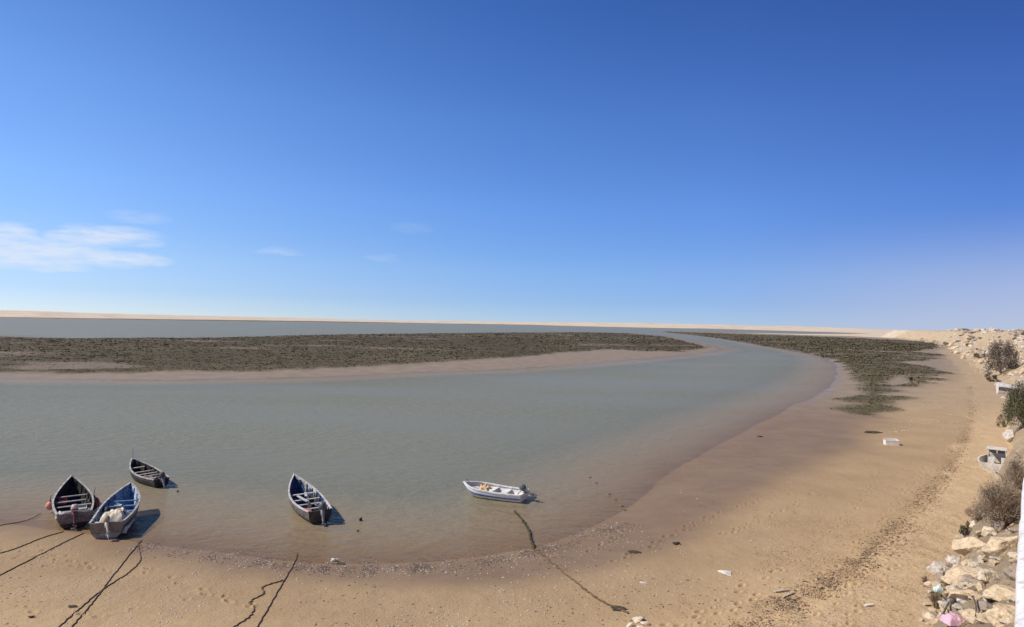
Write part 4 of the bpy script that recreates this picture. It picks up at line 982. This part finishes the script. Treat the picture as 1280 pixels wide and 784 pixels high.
cabm = paint('chalky_white', (.74, .70, .62), (.58, .52, .44), 2.2, dirt=(.50, .43, .33))
p = pix(1246, 591); pb = pix(1247, 562)
d = (pb - p); d.z = 0; d = d.normalized() * 3.4
bb, Lc, shc, hfc = make_boat('cabin_boat', p, p + d, 2.1, .92, .35, .62, .85, .1,
  dict(bottom=cabm, side=cabm, strake=cabm, transom=cabm, inner=paint('dusty_inside', (.62, .56, .47), (.44, .38, .30), 3), sole=paint('sandy_sole', (.50, .40, .28), (.36, .28, .2), 4), rail=paint('chalk_rail', (.76, .72, .64), (.6, .54, .46), 4), seat=cabm), [(.14, .4, .2)], pw=2.4, rise=2, nrib=0, stem_up=.02)
bb.location.z = p.z - .05
tag(bb, 'abandoned white cabin boat stranded on the sand beside the dry brown bush', 'boat')
mb = MB(); x0, x1, yw, z0, z1 = 1.15, 2.15, .50, .08, 1.42
for sg in (1, -1): mb.box(((x0 + x1) / 2, sg * yw, (z0 + .95) / 2), (x1 - x0, .04, .95 - z0)); mb.box((x0 + .05, sg * yw, 1.18), (.07, .041, .5)); mb.box((x1 - .04, sg * yw, 1.18), (.07, .041, .5))
mb.box((x1, 0, .5), (.04, 2 * yw - .045, .9)); mb.box((x1 - .01, 0, 1.0), (.05, 2 * yw - .045, .10)); mb.box((x0 + .02, .32, .5), (.04, .36, .82)); mb.box((x0 + .02, -.36, .5), (.04, .26, .82))
cb = mb.build('cabin', cabm, bb)
mb = MB(); mb.box(((x0 + x1) / 2, 0, z1 + .03), (x1 - x0 + .22, 2 * yw + .16, .07)); mb.build('cabin_roof', cabm, cb, bevel=.02)
gls = bpy.data.materials.new('dusty_glass'); nt_, N_, L_n = nodes_of(gls); pb_ = N_['Principled BSDF']; pb_.inputs['Base Color'].default_value = (.16, .18, .19, 1); pb_.inputs['Roughness'].default_value = .25
for y0 in (-.24, .24):
    mb = MB(); mb.box((x1, y0, 1.22), (.02, .42, .34)); mb.build('window', gls, cb)
mb = MB(); mb.box((x0 + .3, .05, .42), (.5, .5, .06)); mb.box((x0 + .5, 0, .25), (.05, .5, .33)); mb.build('console', mat('dark_console', (.06, .05, .045), .7), cb)
mb = MB(); mb.box((Lc * .80, 0, shc(.8) + .0), (.7, 1.0, .04)); mb.build('foredeck', cabm, bb, bevel=.015)
def plank(px0, py0, px1, py1, wd, th, m, label, z0=.05, z1=.05, name='plank'):
    a = pix(px0, py0, z0); b = pix(px1, py1, z1); d = b - a; Ln = d.length
    mb = MB(); mb.box((0, 0, 0), (Ln, wd, th)); o = mb.build(name, m, None, bevel=.008); o.location = (a + b) / 2; o.rotation_euler = d.to_track_quat('X', 'Z').to_euler()
    return tag(o, label, 'plank')
wood = mat('bleached_wood', (.56, .47, .36), .85, (.40, .32, .23), 6); darkw = mat('rotten_wood', (.12, .085, .06), .9, (.2, .15, .1), 6)
plank(1235, 585, 1251, 604, .2, .1, wood, 'long bleached beam lying from the cabin boat towards the dry brown bush', .25, .08)
plank(1232, 588, 1241, 586, .2, .06, darkw, 'dark rotten board at the stern of the cabin boat', .1, .15)
plank(1244, 587, 1254, 579, .14, .05, wood, 'bleached board propped on the cabin boat stern', .2, .5)
plank(1241, 590, 1252, 592, .12, .05, darkw, 'dark board beneath the bleached beam by the cabin boat', .1, .1)
plank(968, 741, 984, 739, .1, .05, wood, 'short pale plank on the drift line', .04, .04)
plank(978, 748, 992, 742, .08, .04, wood, 'thin pale plank on the drift line', .04, .04)
plank(1081, 758, 1092, 757, .12, .05, mat('pale_slab', (.72, .66, .56), .8), 'short white slab on the sand left of the dry weeds', .03, .03)

p = pix(1247, 492); vd = Vector((p.y, -p.x, 0)).normalized()
b6, L6, sh6, hf6 = make_boat('wrecked_boat', p, p + vd * 3.4 + Vector((.3, .5, 0)), 1.9, .95, .4, 1.7, 1.6, .25,
  dict(bottom=paint('wreck_white', (.78, .75, .72), (.64, .59, .54), 2, dirt=(.3, .25, .22)), side=paint('wreck_dark', (.09, .075, .07), (.16, .13, .12), 3), strake=MATS['wreck_white'], transom=MATS['wreck_white'], inner=MATS['dusty_inside'], rail=MATS['wreck_white'], seat=MATS['wreck_white']), [(.3, .4, .2)], pw=2.5, rise=2, nrib=0, stem_up=.02, bands=(.5, .74))
b6.location.z = p.z - .1; b6.rotation_euler.x = R(-8); b6.rotation_euler.y = R(5)
tag(b6, 'wrecked white boat with a dark stripe lying between the bushes on the bank', 'boat')

# ------------------------------------------------------------------ rubbish on the slope
def bag(px, py, w, h, d, m, label, seed, cat='bag', name='bag'):
    p = pix(px, py); k = scale_at(p); o = lump(name, w * k, d * k, h * k, m, seed, .5, 20, h * k * .08); o.location = (p.x, p.y, p.z + .12); return tag(o, label, cat)
bag(1193, 784, 26, 12, 20, mat('pink_plastic', (.66, .42, .50), .45, (.58, .34, .44), 3), 'pink plastic bag at the bottom edge among the boulders', 61)
bag(1173, 744, 10, 9, 9, mat('aqua_plastic', (.58, .70, .66), .35, (.42, .55, .52), 6), 'pale aqua plastic bag between boulders and weeds', 63)
bag(1188, 762, 7, 4, 5, mat('grey_plastic', (.28, .27, .30), .5, (.14, .13, .15), 6), 'dark grey scrap of plastic beside the white bottle', 65)
p = pix(1195, 758, .12); k = scale_at(p); o = float_jug('bottle', mat('white_plastic', (.80, .80, .82), .4, (.66, .66, .70), 4), .38, .09); o.location = p; o.rotation_euler = (R(80), 0, R(70)); tag(o, 'white plastic bottle lying on the flat tan slab', 'bottle')
for (pts, lb) in (([(1178, 784), (1184, 768), (1190, 757), (1205, 750), (1214, 755)], 'curved bare dead branch among the near boulders'), ([(1186, 762), (1176, 750), (1166, 742), (1154, 739)], 'thin bare stick over the weeds beside the aqua bag'), ([(1216, 757), (1220, 770), (1219, 780)], 'stout dark stick lying below the pale blocky boulder')):
    P = [pix(x, y, .18) for x, y in pts]; o0 = P[0].copy(); mb = MB(); Q = catmull([q_ - o0 for q_ in P], 6); mb.tube(Q, [.03 - .02 * i / len(Q) for i in range(len(Q))], 5); o = mb.build('dead_branch', darkw, None, True); o.location = o0; tag(o, lb, 'branch')
# things in the shallows and on the sand
def chunk(px, py, w, h, m, label, seed, name='driftwood', cat='driftwood', d=None, z=None):
    p = pix(px, py); k = scale_at(p); me = rock_mesh(name, seed, w * k, (d or w * .6) * k, h * k, 3, 8, .3); me.materials.append(m); o = new_obj(name, me); o.location = (p.x, p.y, p.z + h * k * .25); o.rotation_euler = (0, 0, random.Random(seed).uniform(-.6, .6)); return tag(o, label, cat)
weed = mat('dark_weed', (.04, .032, .022), .9, (.09, .07, .045), 9)
chunk(451, 651, 5, 7, weed, 'dark upright weedy stump in the shallows right of the navy bowed boat', 71)
chunk(447, 664, 5, 2.5, weed, 'small dark weed clump in the shallows below the stump', 72)
chunk(222, 615, 4, 3, MATS['motor_black'], 'small black float in the water right of the small dark boat', 73, 'net_float', 'float')
chunk(418, 701, 8, 4, mat('white_scrap', (.78, .76, .72), .6), 'white scrap of foam at the water edge left of centre', 74, 'foam_scrap', 'scrap')
chunk(424, 705, 12, 2, weed, 'dark driftwood stick behind the white foam scrap', 75)
chunk(91, 759, 10, 3, weed, 'dark driftwood stub on the sand beside the crossing ropes', 76)
chunk(39, 772, 9, 4, weed, 'dark weed lump on the sand near the bottom left corner', 77)
chunk(846, 680, 12, 4, weed, 'dark weed heap on the wet sand right of centre', 78)
chunk(793, 691, 16, 2.4, weed, 'long thin driftwood on the wet sand right of centre', 79)
chunk(771, 761, 20, 3, weed, 'dark driftwood log at the upper end of the sandy rope', 80)
chunk(805, 730, 9, 4, mat('pale_scrap', (.74, .68, .58), .8), 'pale crumpled scrap on the sand above the stone heap', 81, 'scrap', 'scrap')
chunk(908, 717, 18, 3, MATS['pale_scrap'], 'pale crusted patch of shells on the sand', 82, 'shell_patch', 'shells', d=12)
chunk(950, 546, 9, 2, weed, 'dark weed streak on the wet mud', 83)
chunk(1088, 541, 20, 2, weed, 'low dark mound on the mud left of the white foam box', 84, 'mud_mound', 'mound', d=16)
chunk(1115, 734, 3, 2, mat('blue_plastic', (.10, .16, .38), .5), 'tiny blue plastic scrap on the upper sand', 85, 'scrap', 'scrap')
chunk(1195, 437.5, 14, 1.8, weed, 'dark flat drift mound at the foot of the headland', 86, 'drift_mound', 'mound', d=10)
for i, (px, py) in enumerate([(738, 597), (746, 604), (762, 618), (770, 625), (778, 633), (782, 638)]):
    chunk(px, py, 3.6, 1.0, weed, 'dark weed knot in the line across the shallows right of the white skiff', 90 + i, 'weed_knot', 'weed')['group'] = 'line of weed knots in the shallows'

# ------------------------------------------------------------------ uncountable litter: shells, pebbles, wrack
def scatter_mesh(name, pts, size, m, seed, flatness=.35, elong=1.6):
    rs = np.random.default_rng(seed); X = np.array([p[0] for p in pts]); Y = np.array([p[1] for p in pts]); Z = np.maximum(base_height(X, Y), -.04); n = len(X)
    base = np.array([(1, 0, 0), (.3, .8, .1), (-.8, .5, 0), (-.7, -.6, .05), (.4, -.9, 0), (.1, .1, 1), (-.1, 0, -.6)])
    fs = [(0, 1, 5), (1, 2, 5), (2, 3, 5), (3, 4, 5), (4, 0, 5), (1, 0, 6), (2, 1, 6), (3, 2, 6), (4, 3, 6), (0, 4, 6)]
    s = np.array(size(n, rs)); V = base[None] * (1 + rs.normal(0, .22, (n, 7, 3))) * np.array([elong, 1, flatness])[None, None]
    a = rs.uniform(0, 6.283, n); c, q = np.cos(a)[:, None], np.sin(a)[:, None]
    vx = (V[:, :, 0] * c - V[:, :, 1] * q) * s[:, None] + X[:, None]; vy = (V[:, :, 0] * q + V[:, :, 1] * c) * s[:, None] + Y[:, None]; vz = V[:, :, 2] * s[:, None] + Z[:, None] + s[:, None] * flatness * .4
    v = np.stack([vx, vy, vz], -1).reshape(-1, 3); F_ = (np.array(fs)[None] + (np.arange(n) * 7)[:, None, None]).reshape(-1, 3)
    me = bpy.data.meshes.new(name); me.vertices.add(len(v)); me.vertices.foreach_set('co', v.astype(np.float32).ravel()); me.loops.add(F_.size); me.loops.foreach_set('vertex_index', F_.ravel().astype(np.int32))
    me.polygons.add(len(F_)); me.polygons.foreach_set('loop_start', np.arange(0, F_.size, 3, dtype=np.int32)); me.polygons.foreach_set('loop_total', np.full(len(F_), 3, np.int32)); me.update(calc_edges=True)
    return new_obj(name, me, m)
def band(line, n, spread, seed, gap=.35):
    rs = np.random.default_rng(seed); P = np.array([pix(x, y)[:2] for x, y in line]); seg = np.hypot(*(P[1:] - P[:-1]).T); cum = np.concatenate([[0], np.cumsum(seg)])
    # spread the points by picture length so that far parts are not overfilled
    L_px = np.concatenate([[0], np.cumsum([math.hypot(b[0] - a[0], b[1] - a[1]) for a, b in zip(line[:-1], line[1:])])])
    t = rs.uniform(0, L_px[-1], n * 3); clumpy = vnoise(t / 14.0, t * 0, seed); t = t[rs.random(len(t)) < np.clip((clumpy - gap) * 2.4 + .2, .08, 1)][:n]
    x = np.interp(t, L_px, P[:, 0]); y = np.interp(t, L_px, P[:, 1]); i = np.clip(np.searchsorted(L_px, t) - 1, 0, len(P) - 2); e = (P[i + 1] - P[i]); e /= np.hypot(*e.T)[:, None]
    off = rs.normal(0, 1, len(t)) * spread
    return np.stack([x - e[:, 1] * off, y + e[:, 0] * off], 1)
def rect_pts(n, xr, yr, seed, ok=None):
    rs = np.random.default_rng(seed); px = rs.uniform(*xr, n * 4); py = rs.uniform(*yr, n * 4); D = np.stack([(px - 640) / F, -(py - 392) / F, -np.ones_like(px)], 1) @ np.array(M3).T
    z = .5; t = (z - H) / D[:, 2]; X = D[:, 0] * t; Y = D[:, 1] * t
    cl = fbm(X, Y, 3.0, 3, seed); k = (cl > .02 + .25 * rs.random(len(X)) - .15) & (base_height(X, Y) > .01) & (sdist(X, Y, cliff_base) < -.2)
    return np.stack([X, Y], 1)[k][:n]
sh_line = [(170, 682), (230, 692), (300, 700), (340, 706), (420, 712), (500, 711), (570, 708), (620, 701), (660, 692), (700, 684), (750, 666), (790, 655)]
drift = [(930, 790), (960, 768), (1000, 748), (1040, 727), (1080, 702), (1105, 678), (1130, 652), (1150, 630), (1170, 606), (1190, 580), (1203, 556), (1212, 532), (1216, 505), (1212, 482)]
ln = lambda lo, hi: (lambda n, rs: np.exp(rs.uniform(math.log(lo), math.log(hi), n)))
o = scatter_mesh('pebbles', band(sh_line, 3600, .34, 1), ln(.008, .036), mat('wet_pebbles', (.14, .10, .075), .6, (.26, .19, .14), 1.2), 1); tag(o, 'dark pebbles and weed bits along the waterline', 'pebbles', kind='stuff')
o = scatter_mesh('shell_litter', np.vstack([band(sh_line, 620, .6, 2), rect_pts(1700, (0, 1150), (650, 784), 3), rect_pts(160, (850, 1200), (480, 660), 5), band([(700, 690), (790, 676), (860, 690)], 120, .5, 7)]), ln(.01, .038), mat('shell_white', (.72, .66, .56), .7, (.55, .48, .38), 1.5), 2, .3); tag(o, 'scattered white shells and scraps over the wet sand', 'shells', kind='stuff')
o = scatter_mesh('weed_litter', np.vstack([rect_pts(900, (0, 1150), (675, 784), 11), rect_pts(260, (850, 1200), (490, 660), 13), band(sh_line, 200, .6, 14)]), ln(.008, .035), mat('weed_bits', (.085, .06, .04), .9, (.16, .11, .07), 1.5), 3, .25, 2.2); tag(o, 'scattered dark weed scraps on the beach', 'seaweed', kind='stuff')
o = scatter_mesh('drift_wrack', band(drift, 9000, .36, 4, .25), ln(.01, .045), mat('wrack_brown', (.30, .20, .115), .95, (.46, .32, .19), 1.6), 4, .5); tag(o, 'band of brown seaweed wrack along the high drift line', 'seaweed', kind='stuff')
o = scatter_mesh('drift_weed', band(drift, 2200, .3, 6, .3), ln(.01, .045), MATS['weed_bits'], 5, .5, 2.2); tag(o, 'dark weed pieces within the high drift line', 'seaweed', kind='stuff')
o = scatter_mesh('gravel', np.vstack([rect_pts(5200, (940, 1200), (640, 784), 21), rect_pts(1500, (1100, 1235), (540, 660), 22)])[:6500], ln(.008, .03), mat('sand_clods', (.44, .31, .185), .95, (.34, .23, .135), 1.3), 6, .7, 1.2); tag(o, 'loose clods and gravel on the dry upper beach', 'gravel', kind='stuff')
o = scatter_mesh('mud_litter', rect_pts(500, (1090, 1235), (440, 540), 23), ln(.03, .09), MATS['shell_white'], 7, .4); tag(o, 'pale scraps on the far part of the beach', 'litter', kind='stuff')

sc.cycles.max_bounces = 6; sc.cycles.transparent_max_bounces = 8
sc.cycles.use_adaptive_sampling = True; sc.cycles.adaptive_threshold = .01
sc.cycles.use_denoising = True
